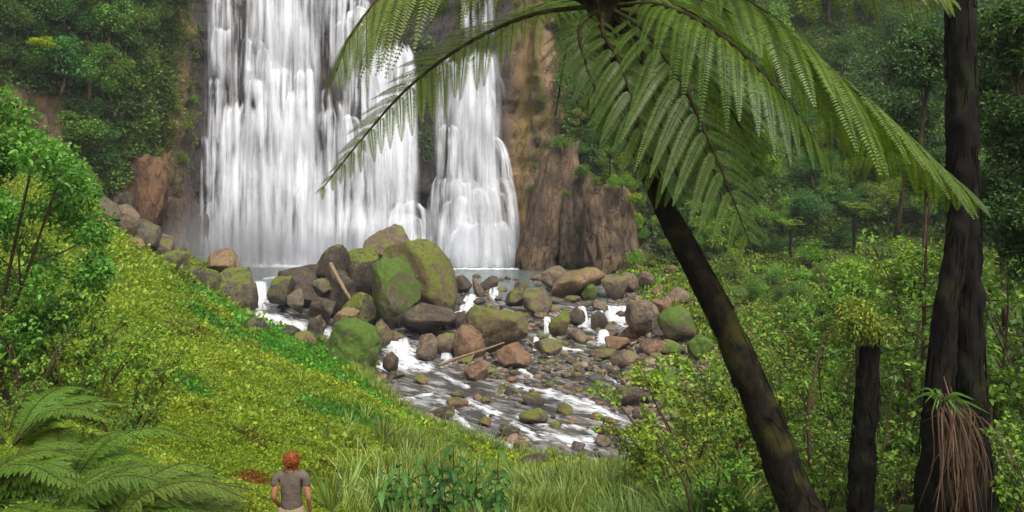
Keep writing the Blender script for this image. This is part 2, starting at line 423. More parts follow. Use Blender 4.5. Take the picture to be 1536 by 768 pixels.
# plan direction away from the viewer
CX = base[:, 0][None] - Nn[:, 0][None] * back; CY = base[:, 1][None] - Nn[:, 1][None] * back
V = np.stack([CX, CY, HH + 0 * SS], -1).reshape(-1, 3)
i = np.arange(nh - 1)[:, None] * ns + np.arange(ns - 1)[None]; Fq = np.stack([i, i + 1, i + ns + 1, i + ns], -1).reshape(-1, 4)
pv, zv = pxs.ravel(), V[:, 2]
wet = (sm(285, 312, pv) * (1 - sm(742, 772, pv + 6 * fbm(np.stack([pv / 9, zv / 3, pv * 0], -1), 2, 97))))
wet = np.maximum(wet, sm(4.5, 2.0, zv) * sm(700, 760, pv) * (1 - sm(890, 910, pv)))
st = fbm(np.stack([pv / 16, zv / 7, pv * 0], -1), 3, 91)
ochre = np.clip(np.exp(-((pv - 275) / 32) ** 2) + 1.0 * np.exp(-((pv - 825) / 60) ** 2) + .4 * np.exp(-((pv - 792) / 15) ** 2), 0, 1) * sm(-.3, .4, st)
mossz = np.clip(np.exp(-((pv - 255) / 30) ** 2) + .9 * np.exp(-((pv - 805) / 14) ** 2) + .25 + sm(960, 1020, pv), 0, 1) * sm(-.25, .35, st + .25 * fbm(np.stack([pv / 5, zv, pv * 0], -1), 2, 95) + .5 * sm(960, 1020, pv))
mossz = mossz * (1 - .85 * wet)
mc_, t = new_mat('cliff_rock'); q = N_(t); p = q.pos()
pm = q.mapping(p, (1, 1, .45)); n1 = q.noise(pm, .55, 6, .65, .4); n2 = q.noise(pm, 3.4, 7, .78, .5); n3 = q.noise(p, 9, 4, .7)
col = q.mix(q.ramp(n1, (.42, 0.0), (.58, 1.0)), (.12, .082, .052), (.31, .20, .115))
col = q.mix(q.ramp(n2, (.52, 0.0), (.62, .85)), col, (.05, .04, .03)); col = q.mix(q.ramp(n2, (.3, .6), (.42, 0.0)), col, (.33, .25, .18))
vo = t.nodes.new('ShaderNodeTexVoronoi'); vo.feature = 'DISTANCE_TO_EDGE'; vo.inputs['Scale'].default_value = .9
wv = t.nodes.new('ShaderNodeVectorMath'); wv.operation = 'ADD'; nw = t.nodes.new('ShaderNodeTexNoise'); nw.inputs['Scale'].default_value = 1.2; nw.inputs['Detail'].default_value = 4; q.l(p, nw.inputs['Vector'])
q.l(q.mapping(p, (1, 1, .16)), wv.inputs[0]); q.l(nw.outputs['Color'], wv.inputs[1]); q.l(wv.outputs[0], vo.inputs['Vector']); ck = q.ramp(vo.outputs['Distance'], (0, 1.0), (.035, 0.0))
col = q.mix(q.math('MULTIPLY', ck, .45), col, (.035, .027, .02))
col = q.mix(q.math('MULTIPLY', q.attr('ochre').outputs['Fac'], q.ramp(n2, (.3, .3), (.6, 1.0))), col, (.36, .20, .06))
col = q.mix(q.math('MULTIPLY', q.attr('mossy').outputs['Fac'], q.ramp(n3, (.3, .2), (.55, 1.0))), col, q.mix(n2, (.05, .07, .01), (.16, .17, .02)))
wt = q.attr('wet').outputs['Fac']
oi_ = t.nodes.new('ShaderNodeObjectInfo'); col = q.mix(1.0, col, oi_.outputs['Color'], 'MULTIPLY')
col = q.mix(q.math('MULTIPLY', wt, .92), col, q.mix(n2, (.010, .010, .011), (.055, .05, .05)))
q.out(q.bsdf(col, q.mix(wt, (.85,) * 3, (.4,) * 3), q.bump(q.math('SUBTRACT', q.math('ADD', n2, q.math('MULTIPLY', n3, .5)), q.math('MULTIPLY', ck, .5)), 1.0, .3), .35))
cl = mk('cliff', V, Fq, mc_, attrs={'wet': wet, 'ochre': ochre, 'mossy': mossz})
tag(cl, 'brown volcanic rock cliff ringing the waterfall and its pool', 'cliff', kind='structure'); del cl['category']
BC = BVHTree.FromPolygons(V.tolist(), Fq.tolist())
O_ = Vector((0, 0, CZ))
def ray(px, py, terr=True, cliff=True):
    d = Vector(((px - 768) / F, 1, -(py - HOR) / F)).normalized(); best = None
    for b, ok in ((BT, terr), (BC, cliff)):
        if ok:
            h, n, _, dist = b.ray_cast(O_, d, 300)
            if h is not None and (best is None or dist < best[2]): best = (h, n, dist, b is BT)
    if best is None: return None
    n = best[1]
    if n.dot(d) > 0: n = -n
    return np.array(best[0]), np.array(n), best[3]

# ================================================================ WATER
wgx = np.arange(-34, 62, .16); wgy = np.arange(25, 82, .16)
GX, GY = np.meshgrid(wgx, wgy); D = sdf(GX, GY)
FO = [((385, 428), (390, 455), 17), ((375, 470), (450, 492), 22), ((480, 490), (510, 512), 15), ((592, 512), (612, 545), 34), ((572, 550), (640, 552), 16), ((652, 492), (704, 462), 14), ((700, 458), (716, 450), 10),
      ((745, 435), (740, 446), 7), ((820, 480), (824, 505), 7), ((870, 468), (880, 492), 7), ((896, 470), (884, 492), 11), ((915, 468), (937, 484), 22), ((905, 503), (906, 516), 14), ((668, 525), (672, 545), 8),
      ((778, 580), (830, 592), 10), ((830, 592), (900, 618), 17), ((900, 618), (958, 648), 14), ((845, 600), (880, 606), 7), ((808, 656), (884, 664), 12), ((884, 648), (905, 662), 8), ((940, 654), (1005, 664), 9), ((704, 604), (742, 622), 12),
      ((722, 658), (762, 668), 9), ((820, 690), (850, 696), 12), ((845, 640), (905, 645), 5), ((660, 600), (700, 640), 9), ((780, 556), (800, 566), 9), ((880, 600), (890, 606), 6), ((960, 682), (1010, 690), 9), ((905, 560), (960, 600), 4),
      ((830, 520), (870, 528), 7), ((770, 640), (800, 652), 8), ((600, 600), (650, 590), 5), ((1290, 640), (1400, 660), 9), ((1100, 650), (1200, 670), 8), ((660, 404), (778, 404), 7), ((330, 397), (560, 404), 16), ((400, 418), (620, 412), 8), ((420, 500), (470, 505), 8), ((655, 560), (700, 580), 6), ((780, 625), (820, 640), 7)]
foam = np.zeros_like(GX)
for a, b, wd in FO:
    A, B = wp(*a)[:2], wp(*b)[:2]; r = wd * .5 * wy((a[1] + b[1]) / 2) / F; e = B - A
    tt = np.clip(((GX - A[0]) * e[0] + (GY - A[1]) * e[1]) / (e @ e), 0, 1)
    # pixel rows are foreshortened on the water: widen the distance metric in depth
    dd = np.hypot(GX - A[0] - tt * e[0], (GY - A[1] - tt * e[1]) / 2.2)
    foam = np.maximum(foam, (1.1 if a[1] < 560 else .8) * np.exp(-(dd / (r * (1.25 if a[1] < 560 else 1.75))) ** 2))
P3 = np.stack([GX, GY, GX * 0], -1)
rap = sm(63, 58, GY)
hz = level(GY) + .045 * fbm(P3 * [1.6, 1.0, 1], 3, 5) * rap + .02 * fbm(P3 * [4, 3, 1], 2, 6) * (.3 + rap) + foam * (.05 + .10 * np.abs(fbm(P3 * [3, 2, 1], 3, 8)))
V = np.stack([GX, GY, hz], -1).reshape(-1, 3); nx_, ny_ = len(wgx), len(wgy)
i = np.arange(ny_ - 1)[:, None] * nx_ + np.arange(nx_ - 1)[None]; Fq = np.stack([i, i + 1, i + nx_ + 1, i + nx_], -1).reshape(-1, 4)
keep = (D.ravel()[Fq].min(1) < 1.3) & (GY.ravel()[Fq[:, 0]] < 80.5); Fq = Fq[keep]
used = np.unique(Fq); rm = np.full(len(V), -1); rm[used] = np.arange(len(used)); V = V[used]; Fq = rm[Fq]
fo = foam.ravel()[used]; rp = (rap.ravel())[used]
mw, t = new_mat('river_water'); q = N_(t); p = q.pos()
f = q.attr('foam').outputs['Fac']; r_ = q.attr('rapid').outputs['Fac']
pr_ = t.nodes.new('ShaderNodeMapping'); pr_.inputs['Rotation'].default_value = (0, 0, rad(37)); q.l(p, pr_.inputs['Vector']); pm = q.mapping(pr_.outputs[0], (.42, 1.5, 1)); n1 = q.noise(pm, 1.1, 5, .58, .8); n2 = q.noise(pm, 2.6, 3, .5, .9); n3 = q.noise(p, .5, 2)
ff = q.math('ADD', f, q.math('MULTIPLY', q.math('SUBTRACT', n2, .52), 2.6)); ff = q.math('MULTIPLY', ff, q.ramp(f, (.05, 0.0), (.3, 1.0)))
f1 = q.ramp(q.math('MULTIPLY', ff, .6), (.08, 0.0), (.8, 1.0))
f2 = q.math('MULTIPLY', q.ramp(q.math('ADD', n1, q.math('MULTIPLY', n2, .35)), (.66, 0.0), (.92, .38)), r_)
fa = q.math('MAXIMUM', f1, f2, clamp=True)
wc = q.mix(q.ramp(n3, (.4, 0.0), (.6, 1.0)), (.035, .034, .032), (.065, .058, .05)); wc = q.mix(q.math('SUBTRACT', 1.0, r_, clamp=True), wc, (.09, .115, .105))
col = q.mix(fa, wc, (.76, .78, .8))
q.out(q.bsdf(col, q.mix(fa, (.12,) * 3, (.7,) * 3), q.bump(q.math('ADD', n1, n2), .5, .12), .5))
wat = mk('river', V, Fq, mw, attrs={'foam': fo, 'rapid': rp}); tag(wat, 'shallow rocky river running with white rapids below the pool', kind='structure')

# ================================================================ WATERFALL
mv, t = new_mat('falling_water'); q = N_(t)
uv = q.attr('flow').outputs['Vector']; fd = q.attr('fade').outputs['Fac']; dn = q.attr('dens').outputs['Fac']
a1 = q.noise(q.mapping(uv, (1.7, .09, 1)), 1.0, 3, .5, .2); a2 = q.noise(q.mapping(uv, (4.2, .14, 1)), 1.0, 2, .5, .2); a3 = q.noise(q.mapping(uv, (.9, .35, 1)), 1.0, 3, .5, .3)
s_ = q.math('ADD', q.math('MULTIPLY', a1, .76), q.math('MULTIPLY', a2, .24)); s_ = q.math('ADD', s_, q.math('MULTIPLY', q.math('SUBTRACT', a3, .5), .25))
k_ = q.math('ADD', q.math('MULTIPLY', q.math('SUBTRACT', s_, .5), 4.0), q.math('SUBTRACT', dn, .17))
al = q.math('MULTIPLY', q.math('MAXIMUM', k_, 0.0, clamp=True), fd, clamp=True)
df = t.nodes.new('ShaderNodeBsdfDiffuse'); df.inputs[0].default_value = (.76, .77, .80, 1)
tl = t.nodes.new('ShaderNodeBsdfTranslucent'); tl.inputs[0].default_value = (.76, .77, .80, 1)
tr = t.nodes.new('ShaderNodeBsdfTransparent')
q.out(q.mixs(al, tr.outputs[0], q.mixs(.35, df.outputs[0], tl.outputs[0])))

def facey(px, z):
    h, n, _, d = BC.ray_cast(Vector((0, 0, z)), Vector(((px - 768) / F, 1, 0)).normalized(), 300)
    return h[1] if h is not None else 78
_fy = {}
def fy(px, z):
    k0 = (round(px / 12), round(z / 1.0))
    if k0 not in _fy: _fy[k0] = facey(k0[0] * 12, k0[1] * 1.0)
    return _fy[k0]
def zat(py, Y=78): return CZ - (py - HOR) / F * Y
def veil(xl, xr, yt, xl2, xr2, yb, dens, off, parent, dome=.5, nu=22, nv=34, bot=.9, edge=.34, top=.07):
    u = np.linspace(-1, 1, nu); v = np.linspace(0, 1, nv); U, Vv = np.meshgrid(u, v)
    wpx = (xr - xl); dome_px = dome * wpx * .32
    ya = yt + dome_px * (1 - np.sqrt(np.maximum(0, 1 - .96 * U ** 2))) + min(9, wpx * .16) * fbm(np.stack([U * wpx / 14 + xl, 0 * U, 0 * U], -1), 2, 17)
    tt = Vv ** 1.15; PY = ya + (yb - ya) * tt
    e = 1 - np.exp(-5 * Vv); e = e / e.max()
    Xt = (xl + xr) / 2 + U * wpx / 2 * (1 - .25 * (1 - np.minimum(1, Vv * 8)) ** 2); Xb = (xl2 + xr2) / 2 + U * (xr2 - xl2) / 2
    PX = Xt * (1 - e) + Xb * e
    ph = rng.uniform(0, 50); PX = PX + 1.2 * fbm(np.stack([U * wpx / 12 + ph, Vv * 3, U * 0], -1), 2, 13)
    z = zat(PY); ztop = zat(yt)
    # water leaves the lip and stays in front of every ledge below it
    Ys = np.array([[fy(PX[a, b], z[a, b]) for b in range(nu)] for a in range(nv)])
    Ys = np.minimum.accumulate(Ys, axis=0)
    kk = np.ones(5) / 5; Ys = np.apply_along_axis(lambda c: np.convolve(np.pad(c, 2, 'edge'), kk, 'valid'), 1, Ys); Ys = np.apply_along_axis(lambda c: np.convolve(np.pad(c, 2, 'edge'), kk, 'valid'), 0, Ys)
    Y = Ys - .25 - off - .5 * (1 - np.exp(-6 * Vv)) - .35 * (1 - U ** 2) * sm(0, .1, Vv) + .5 * (1 - sm(0, .05, Vv))
    P = np.stack([(PX - 768) / F * Y, Y, CZ - (PY - HOR) / F * Y], -1).reshape(-1, 3)
    i = np.arange(nv - 1)[:, None] * nu + np.arange(nu - 1)[None]; Fq = np.stack([i, i + 1, i + nu + 1, i + nu], -1).reshape(-1, 4)
    fd = sm(0, edge, 1 - np.abs(U)) * sm(0, top, Vv - .02 - .03 * fbm(np.stack([U * wpx / 8 + xl, 0 * U, 0 * U], -1), 2, 19)) * (1 - (1 - (bot if yb > 385 else 0)) * sm(.8 if yb > 385 else .5, 1, Vv - (0 if yb > 385 else .08 * fbm(np.stack([U * wpx / 7 + xl, 0 * U, 0 * U], -1), 2, 23))))
    de = dens + .25 * (1 - sm(0, .16, Vv)) 
    flow = np.stack([U * wpx / 30.6 + ph, (yt + (yb - yt) * tt) / 15.3 + ph, U * 0 + ph], -1).reshape(-1, 3)
    return mk('veil', P - np.array(parent.location), Fq, mv, parent, {'flow': flow, 'fade': fd.ravel(), 'dens': de.ravel()})

wf = thing('waterfall', (-11, 78, 0), 'wide silky main curtain of the waterfall, left of the gap', 'waterfall', )
wf2 = thing('waterfall', (-4.2, 77, 0), 'narrow separate strand of waterfall fanning out on the right', 'waterfall')
VL = [(306, 400, -40, 304, 400, 404, .30, -.1, .1), (390, 484, -40, 386, 484, 404, .42, -.05, .1), (476, 566, -30, 470, 566, 404, .25, -.1, .1), (552, 628, 62, 548, 630, 400, .45, -.1, .2), # xl xr ytop xl2 xr2 ybot dens off dome
 (312, 356, -30, 308, 354, 150, .45, .0, .3), (366, 480, -40, 362, 482, 190, .5, .0, .2), (395, 440, -50, 392, 445, 170, .85, .25, .3), (440, 478, -30, 438, 480, 160, .5, .3, .3), (480, 500, -30, 476, 502, 60, .3, .1, .3),
 (500, 560, -10, 497, 556, 150, .4, .0, .6), (502, 530, 26, 498, 530, 130, .55, .3, .8), (520, 556, 8, 516, 556, 80, .8, .35, .9), (318, 346, 38, 314, 350, 130, .8, .35, .5), (312, 336, 110, 310, 336, 260, .4, .3, .7),
 (362, 398, 56, 356, 400, 150, .6, .3, .9), (385, 420, 70, 380, 424, 180, .65, .45, .9), (330, 392, 148, 322, 388, 402, .62, .55, .9), (314, 352, 160, 306, 350, 395, .3, .3, .8), (388, 432, 128, 384, 436, 402, .6, .6, .9), (424, 474, 130, 416, 476, 402, .7, .7, .8), (345, 475, 150, 340, 500, 404, .35, .2, .5),
 (370, 400, 110, 366, 404, 300, .5, .75, .9), (440, 472, 100, 436, 474, 250, .75, .9, .9), (405, 440, 95, 400, 440, 300, .6, 1.0, .9), (478, 505, 158, 472, 508, 400, .7, .5, .9), (482, 498, 130, 480, 500, 190, .5, .6, .9), (500, 522, 148, 500, 535, 400, .35, .3, .8), (508, 536, 170, 508, 548, 260, .6, .6, .5),
 (530, 580, 92, 526, 585, 400, .45, .1, .5), (545, 626, 60, 540, 628, 390, .5, .0, .5), (572, 622, 74, 568, 627, 330, .85, .35, .3), (600, 626, 100, 600, 628, 330, .6, .5, .3), (560, 600, 120, 556, 600, 390, .45, .5, .6), (540, 560, 220, 535, 566, 395, .5, .6, .8), (585, 640, 300, 572, 652, 402, .7, .7, 1.0), (600, 632, 318, 594, 640, 402, .7, .95, 1.0),
 (450, 570, 240, 430, 590, 404, .5, .9, .1, .6), (330, 480, 220, 318, 480, 405, .5, 1.1, .1, .7), (300, 316, 200, 298, 318, 395, .1, .2, .6), (310, 330, 300, 305, 345, 398, .3, .7, .8)]
for a in VL: veil(*a[:8], wf, dome=a[8], top=a[9] if len(a) > 9 else .07)
VR = [(654, 752, 92, 646, 768, 402, .28, -.05, .5), (684, 742, -40, 690, 744, 80, .5, .0, .4), (690, 746, 66, 668, 756, 402, .7, .1, .5), (700, 738, 78, 690, 745, 330, .85, .4, .5), (652, 704, 84, 650, 700, 200, .28, .2, .9), (658, 690, 184, 652, 690, 300, .62, .45, 1.0), (655, 672, 92, 652, 668, 240, .3, .35, .8),
      (712, 742, 120, 712, 752, 402, .55, .6, .5), (722, 748, 205, 752, 768, 300, .72, .7, .5), (738, 752, 220, 764, 772, 310, .4, .8, .5), (648, 690, 262, 640, 690, 402, .35, .5, .4), (662, 740, 262, 650, 770, 404, .5, .6, .5), (676, 705, 290, 650, 720, 404, .6, .9, .9), (705, 750, 280, 700, 778, 404, .62, .9, .9),
      (740, 765, 262, 745, 782, 404, .45, .7, .9), (640, 668, 290, 638, 672, 400, .25, .4, .8), (690, 725, 330, 660, 745, 404, .5, 1.1, .9), (735, 755, 330, 715, 775, 404, .5, 1.15, 1.0)]
for a in VR: veil(*a[:8], wf2, dome=a[8])
def cascade(x0, x1, ya, yb, x0b, x1b):
    A0, A1, B0, B1 = wp(x0, ya, .1), wp(x1, ya, .1), wp(x0b, yb, .05), wp(x1b, yb, .05)
    U, Vv = np.meshgrid(np.linspace(0, 1, 10), np.linspace(0, 1, 12)); U_, V_ = U[..., None], Vv[..., None]
    e = np.clip(V_ * 1.3, 0, 1); P = (A0 * (1 - U_) + A1 * U_) * (1 - e) + (B0 * (1 - U_) + B1 * U_) * e
    Am, Bm = (A0 + A1) / 2, (B0 + B1) / 2
    P[..., 2] = Am[2] + (Bm[2] - Am[2]) * sm(0.05, .8, Vv) + .10 * (1 - (2 * U - 1) ** 2)
    i = np.arange(11)[:, None] * 10 + np.arange(9)[None]; Fq = np.stack([i, i + 1, i + 11, i + 10], -1).reshape(-1, 4); w_ = (x1 - x0) / 20
    fl = np.stack([U * w_ * 2 + x0, Vv * 2, U * 0], -1).reshape(-1, 3)
    mk('cascade', P.reshape(-1, 3), Fq, mv, wat, {'flow': fl, 'fade': (sm(0, .25, 1 - np.abs(2 * U - 1)) * sm(0, .1, Vv)).ravel(), 'dens': (0 * U + .85).ravel()})
for c in [(378, 400, 424, 468, 368, 402), (815, 826, 478, 508, 816, 828), (866, 878, 462, 494, 866, 886), (905, 930, 462, 486, 908, 942), (925, 942, 462, 484, 926, 946), (895, 908, 466, 494, 880, 900), (898, 912, 498, 518, 894, 920), (664, 674, 512, 542, 660, 680),
          (598, 612, 508, 540, 590, 616), (700, 716, 444, 470, 684, 706), (735, 748, 428, 446, 732, 748), (800, 808, 508, 530, 798, 812)]:
    cascade(*c)
# ================================================================ LABELS BY LANDMARK
LM = [(635, 420, 'the huge olive moss boulder'), (530, 515, 'the round moss covered boulder'), (744, 490, 'the big wedge shaped boulder'), (770, 533, 'the pinkish flat topped block'), (866, 422, 'the tan slanted boulder by the pool'),
      (918, 350, 'the pale rounded rock column'), (966, 478, 'the tall brown boulder on the right bank'), (1015, 490, 'the shaggy moss boulder'), (992, 565, 'the bright green moss mat'), (946, 594, 'the dark boulder by the lower rapid'),
      (765, 646, 'the lone dark stone in the lower river'), (925, 474, 'the small right hand cascade'), (335, 392, 'the tan dome boulder'), (850, 600, 'the long white rapid'), (610, 530, 'the wide left foam'), (704, 512, 'the reddish boulder'),
      (906, 661, 'the dark stone beside the lowest rapid'), (800, 689, 'the flat stone at the near bank'), (1070, 520, 'the leaning fern trunk'), (838, 310, 'the leaning rock pillar'), (660, 620, 'the near left bank')]
LF = [(98, 72, 'the yellow leaved sapling'), (215, 270, 'the reddish rock outcrop'), (300, 60, 'the top left of the falls'), (40, 150, 'the bare brown bank'), (918, 350, 'the pale rounded rock column'), (780, 120, 'the bare brown cliff'), (838, 310, 'the leaning rock pillar'),
      (985, 290, 'the top of the leaning trunk'), (1185, 370, 'the small upright palm'), (1280, 330, 'the bushy palm'), (1300, 520, 'the broken trunk top'), (1440, 150, 'the tall trunk'), (1440, 450, 'the crossed dark trunks'), (1100, 150, 'the hanging fern fronds'), (1250, 100, 'the longest arching frond'),
      (1100, 400, 'the grassy clearing'), (1450, 650, 'the brown dead straps'), (905, 10, 'the fern crown'), (1180, 640, 'the foot of the leaning trunk'), (1510, 300, 'the dark right hand foliage'), (640, 700, 'the drooping leaved plants'), (100, 450, 'the big leafy bush'), (1350, 640, 'the glimpse of far water')]
ORD = ['', 'second ', 'third ', 'fourth ', 'fifth ', 'sixth ', 'seventh ', 'eighth ', 'ninth ', 'tenth ', 'eleventh ', 'twelfth ', 'thirteenth ', 'fourteenth ', 'fifteenth ', 'sixteenth ', 'seventeenth ', 'eighteenth ', 'nineteenth ', 'twentieth ']
def name_all(items, lms):
    """items: [obj, px, py, phrase]"""
    b = {}
    for o, px, py, ph in items:
        d = sorted((math.hypot(px - x, py - y), x, y, n) for x, y, n in lms)[0]
        dx, dy = px - d[1], py - d[2]
        w_ = ('above', 'below')[dy > 0] if abs(dy) > abs(dx) else ('left of', 'right of')[dx > 0]
        b.setdefault((ph, w_, d[3]), []).append((d[0], o))
    for (ph, w_, n), L in b.items():
        L.sort(key=lambda x: x[0])
        for i, (_, o) in enumerate(L):
            if len(L) == 1: o['label'] = f'{ph} {w_} {n}'
            else: o['label'] = f'{ph}, {ORD[min(i, 19)]}nearest {w_} {n}'

# ================================================================ ROCKS
import bmesh
def ico(l):
    bm = bmesh.new(); bmesh.ops.create_icosphere(bm, subdivisions=l, radius=1); bm.verts.ensure_lookup_table()
    V = np.array([v.co[:] for v in bm.verts]); Fa = np.array([[v.index for v in f.verts] for f in bm.faces]); bm.free(); return V, Fa
ICO = {l: ico(l) for l in (2, 3, 4, 5)}
def rock_shape(seed, lvl=3, cuts=9, rough=.10, lo=.45, hi=.82):
    r = np.random.default_rng(seed); V, Fa = ICO[lvl]; V = V.copy()
    for k in range(cuts + (5 if lo < .6 else 3)):
        n = unit(r.normal(size=3)); d = r.uniform(lo, hi); e = np.maximum(0, V @ n - d); V = V - n * e[:, None] * .97
    s = r.uniform(0, 99)
    V = V * (1 + rough * fbm(V * 1.5 + s, 4, seed)[:, None] + (.035 * fbm(V * 6 + s, 2, seed)[:, None] if lvl > 3 else 0))
    m, M_ = V.min(0), V.max(0); V = (V - (m + M_) / 2) / ((M_ - m) / 2)
    return V, Fa
def inriv(px, py):
    p = wp(px, py); return sdf(np.array([p[0]]), np.array([p[1]]))[0] < 0
def foot(px, py):
    if 395 < py < 760 and inriv(px, py): return wy(py)
    h = ray(px, py); return h[0][1]
TINT = {'brown': (1, 1, 1), 'dark': (.42, .42, .45), 'grey': (.62, .68, .72), 'red': (1.15, .92, .8), 'tan': (1.4, 1.25, 1.0), 'pale': (.9, 1.05, .98), 'olive': (1, 1, .8)}
blockers = []
nb = 0
def boulder(cx, top, bot, wd, basepy, tint, moss, label, depth=.9, mat='rock', lean=0, cuts=9, rz=None, Y=None, lvl=4, push=.6, group=None, name='boulder', rough=.09):
    global nb
    nb += 1
    Yf = Y if Y else foot(cx, basepy)
    hw = wd / 2 / F * Yf * 1.05; hd = hw * depth; Yc = Yf + hd * push
    k_ = Yc / F; hw = wd / 2 * k_
    zt = CZ - (top - HOR) * k_; zb = CZ - (bot - HOR) * k_ - .12 * (bot - top) * k_
    V, Fa = rock_shape(100 + nb, lvl, cuts, rough * 1.25, .5 if mat != 'g' else .66, .85 if mat != 'g' else .92)
    if name in ('rock_pillar', 'rock_outcrop'):   # blocky upright mass: superellipsoid broken by vertical cracks and ledges
        V = unit(ICO[lvl][0]); V = V / (np.sum(np.abs(V) ** 4.0, 1, keepdims=True) ** (1 / 4.0)); V[:, :2] *= (1 - .16 * V[:, 2:] + .1 * fbm(V * [1, 1, .6] + nb, 3, nb)[:, None]); Q_ = V + .25 * fbm(V * 1.4 + nb, 2, nb)[:, None]
        V = V * (1 + .10 * fbm(V * [2.2, 2.2, .8] + nb, 4, nb)[:, None] - .10 * (np.abs(vnoise(Q_ * [2.6, 2.6, .7] + nb * 3, 5)) < .10)[:, None] + .03 * fbm(V * [3, 3, 9] + nb, 2, 7)[:, None])
    if mat == 'g': V = V * (1 + .035 * fbm(V * 11, 2, nb)[:, None])
    hz_ = (zt - zb) / 2; V = V * np.array([hw, hd, hz_])
    V[:, 0] += V[:, 2] * lean
    a = rz if rz is not None else 0; c, s = math.cos(a), math.sin(a)
    V[:, :2] = V[:, :2] @ np.array([[c, s], [-s, c]])
    o = mk(name, V, Fa, mc_ if name in ('rock_pillar', 'rock_outcrop') else M['rock' if mat == 'rock' else 'green_moss_rock'], loc=((cx - 768) * k_, Yc, (zt + zb) / 2), color=(tuple(c * .66 for c in TINT[tint]) if name in ('rock_pillar', 'rock_outcrop') else TINT[tint]) + (moss - .07,))
    tag(o, label, 'rock' if name != 'moss_mound' else 'moss', group); blockers.append((cx, (top + bot) / 2, wd / 2, (bot - top) / 2)); return o

boulder(636, 356, 482, 104, 480, 'olive', .60, 'huge leaning boulder with olive moss in front of the gap in the falls', lean=-.32, depth=.9, cuts=10, lvl=5)
boulder(584, 336, 396, 78, 478, 'brown', .30, 'brown blocky boulder capping the top of the mossy boulder pile', Y=56.5, depth=.8, lvl=5)
boulder(592, 386, 480, 76, 480, 'olive', .62, 'vivid green mossy boulder in the middle of the pile', mat='g', Y=51.5, lean=-.1, lvl=5)
boulder(545, 372, 440, 58, 470, 'dark', .52, 'dark boulder with patchy moss in front of the falling water', Y=55.5)
boulder(497, 366, 424, 60, 465, 'dark', .35, 'dark round boulder at the left shoulder of the mossy pile', Y=57.5)
boulder(458, 396, 470, 84, 470, 'dark', .12, 'wide dark grey boulder at the left end of the mossy pile', Y=57)
boulder(422, 412, 452, 42, 455, 'grey', .5, 'small grey boulder with a mossy cap beside the left cascade', Y=55.5)
boulder(483, 416, 446, 32, 455, 'pale', .30, 'round pale green boulder set in the dark boulder pile', Y=54.2, cuts=6)
boulder(444, 432, 468, 28, 470, 'pale', .20, 'pointed pale green stone just right of the left cascade', Y=54.2, cuts=6)
boulder(512, 405, 478, 70, 478, 'dark', .15, 'big dark boulder behind the leaning tan log', Y=54.8)
boulder(540, 436, 496, 56, 494, 'dark', .55, 'dark rock with green moss right of the leaning log', Y=51)
boulder(640, 455, 490, 90, 490, 'dark', .0, 'low dark rock under the huge olive moss boulder', Y=50.6)
boulder(518, 458, 492, 36, 494, 'tan', .15, 'slanted tan slab at the foot of the leaning log', lean=.5, Y=50.6)
boulder(482, 446, 484, 44, 484, 'dark', .25, 'dark stone below the pale green boulder', Y=52)
boulder(530, 478, 554, 84, 552, 'olive', .85, 'round moss covered boulder at the left river edge', cuts=6, Y=43.5, lvl=5, mat='g')
boulder(572, 478, 520, 30, 520, 'brown', .45, 'mossy brown stone touching the round moss boulder', Y=47)
boulder(336, 373, 412, 58, 420, 'tan', .05, 'tan dome boulder lying above the left cascade', Y=60, cuts=6)
boulder(350, 400, 474, 80, 470, 'grey', .42, 'misty grey boulder left of the left cascade', Y=55)
boulder(302, 396, 452, 60, 450, 'grey', .6, 'low mossy grey boulder in the spray below the tan dome', Y=54)
boulder(258, 376, 420, 50, 440, 'grey', .55, 'mossy boulder at the foot of the left cliff', Y=57)
boulder(388, 474, 502, 38, 500, 'grey', .3, 'grey stone below the left cascade against the bank')
boulder(458, 496, 520, 34, 518, 'tan', .35, 'tan mossy stone between the two left cascades')
boulder(430, 488, 508, 40, 506, 'dark', .1, 'flat dark stone under the left cascade')
boulder(474, 472, 512, 30, 512, 'dark', .3, 'upright dark stone left of the slanted tan slab')
boulder(692, 412, 438, 34, 440, 'dark', .0, 'dark brown rock right of the huge olive boulder', lvl=3)
boulder(717, 417, 446, 16, 446, 'brown', .0, 'narrow brown slab leaning among dark rocks by the pool', lean=-.3, lvl=3)
boulder(734, 414, 434, 28, 436, 'dark', .0, 'dark pointed rock at the pool edge', lvl=3)
boulder(744, 456, 524, 98, 530, 'olive', .42, 'big wedge shaped olive brown boulder in mid river', lean=.1, cuts=7, lvl=5)
boulder(704, 486, 540, 50, 540, 'red', .18, 'reddish brown boulder left of the wedge shaped boulder')
boulder(770, 514, 554, 56, 555, 'red', -.3, 'pinkish tan flat topped block in front of the wedge shaped boulder', cuts=12)
boulder(714, 544, 572, 38, 572, 'red', .1, 'reddish stone under the driftwood branch')
boulder(692, 468, 492, 34, 492, 'dark', .05, 'dark round rock beside the rapid left of the wedge boulder')
boulder(822, 508, 533, 44, 533, 'brown', .38, 'oblong olive brown rock right of the pinkish block')
boulder(806, 430, 470, 46, 474, 'brown', .42, 'mossy brown upright rock below the pool')
boulder(838, 462, 506, 32, 506, 'olive', .6, 'pointed mossy rock between two small cascades', lean=.2)
boulder(776, 430, 458, 36, 460, 'dark', .3, 'dark mossy rock at the lip of the pool')
boulder(832, 400, 438, 44, 440, 'brown', .05, 'brown rock at the right rim of the pool')
boulder(868, 398, 446, 78, 450, 'tan', .22, 'tan slanted boulder at the right rim of the pool', lean=.3, cuts=7)
boulder(884, 424, 450, 24, 452, 'olive', .9, 'small bright moss cushion on the rocks by the pool rim', mat='g', cuts=4, lvl=3)
boulder(922, 412, 448, 44, 450, 'brown', .2, 'rounded brown rock below the pale rock column')
boulder(864, 460, 488, 30, 488, 'dark', .0, 'dark round rock left of the twin cascades')
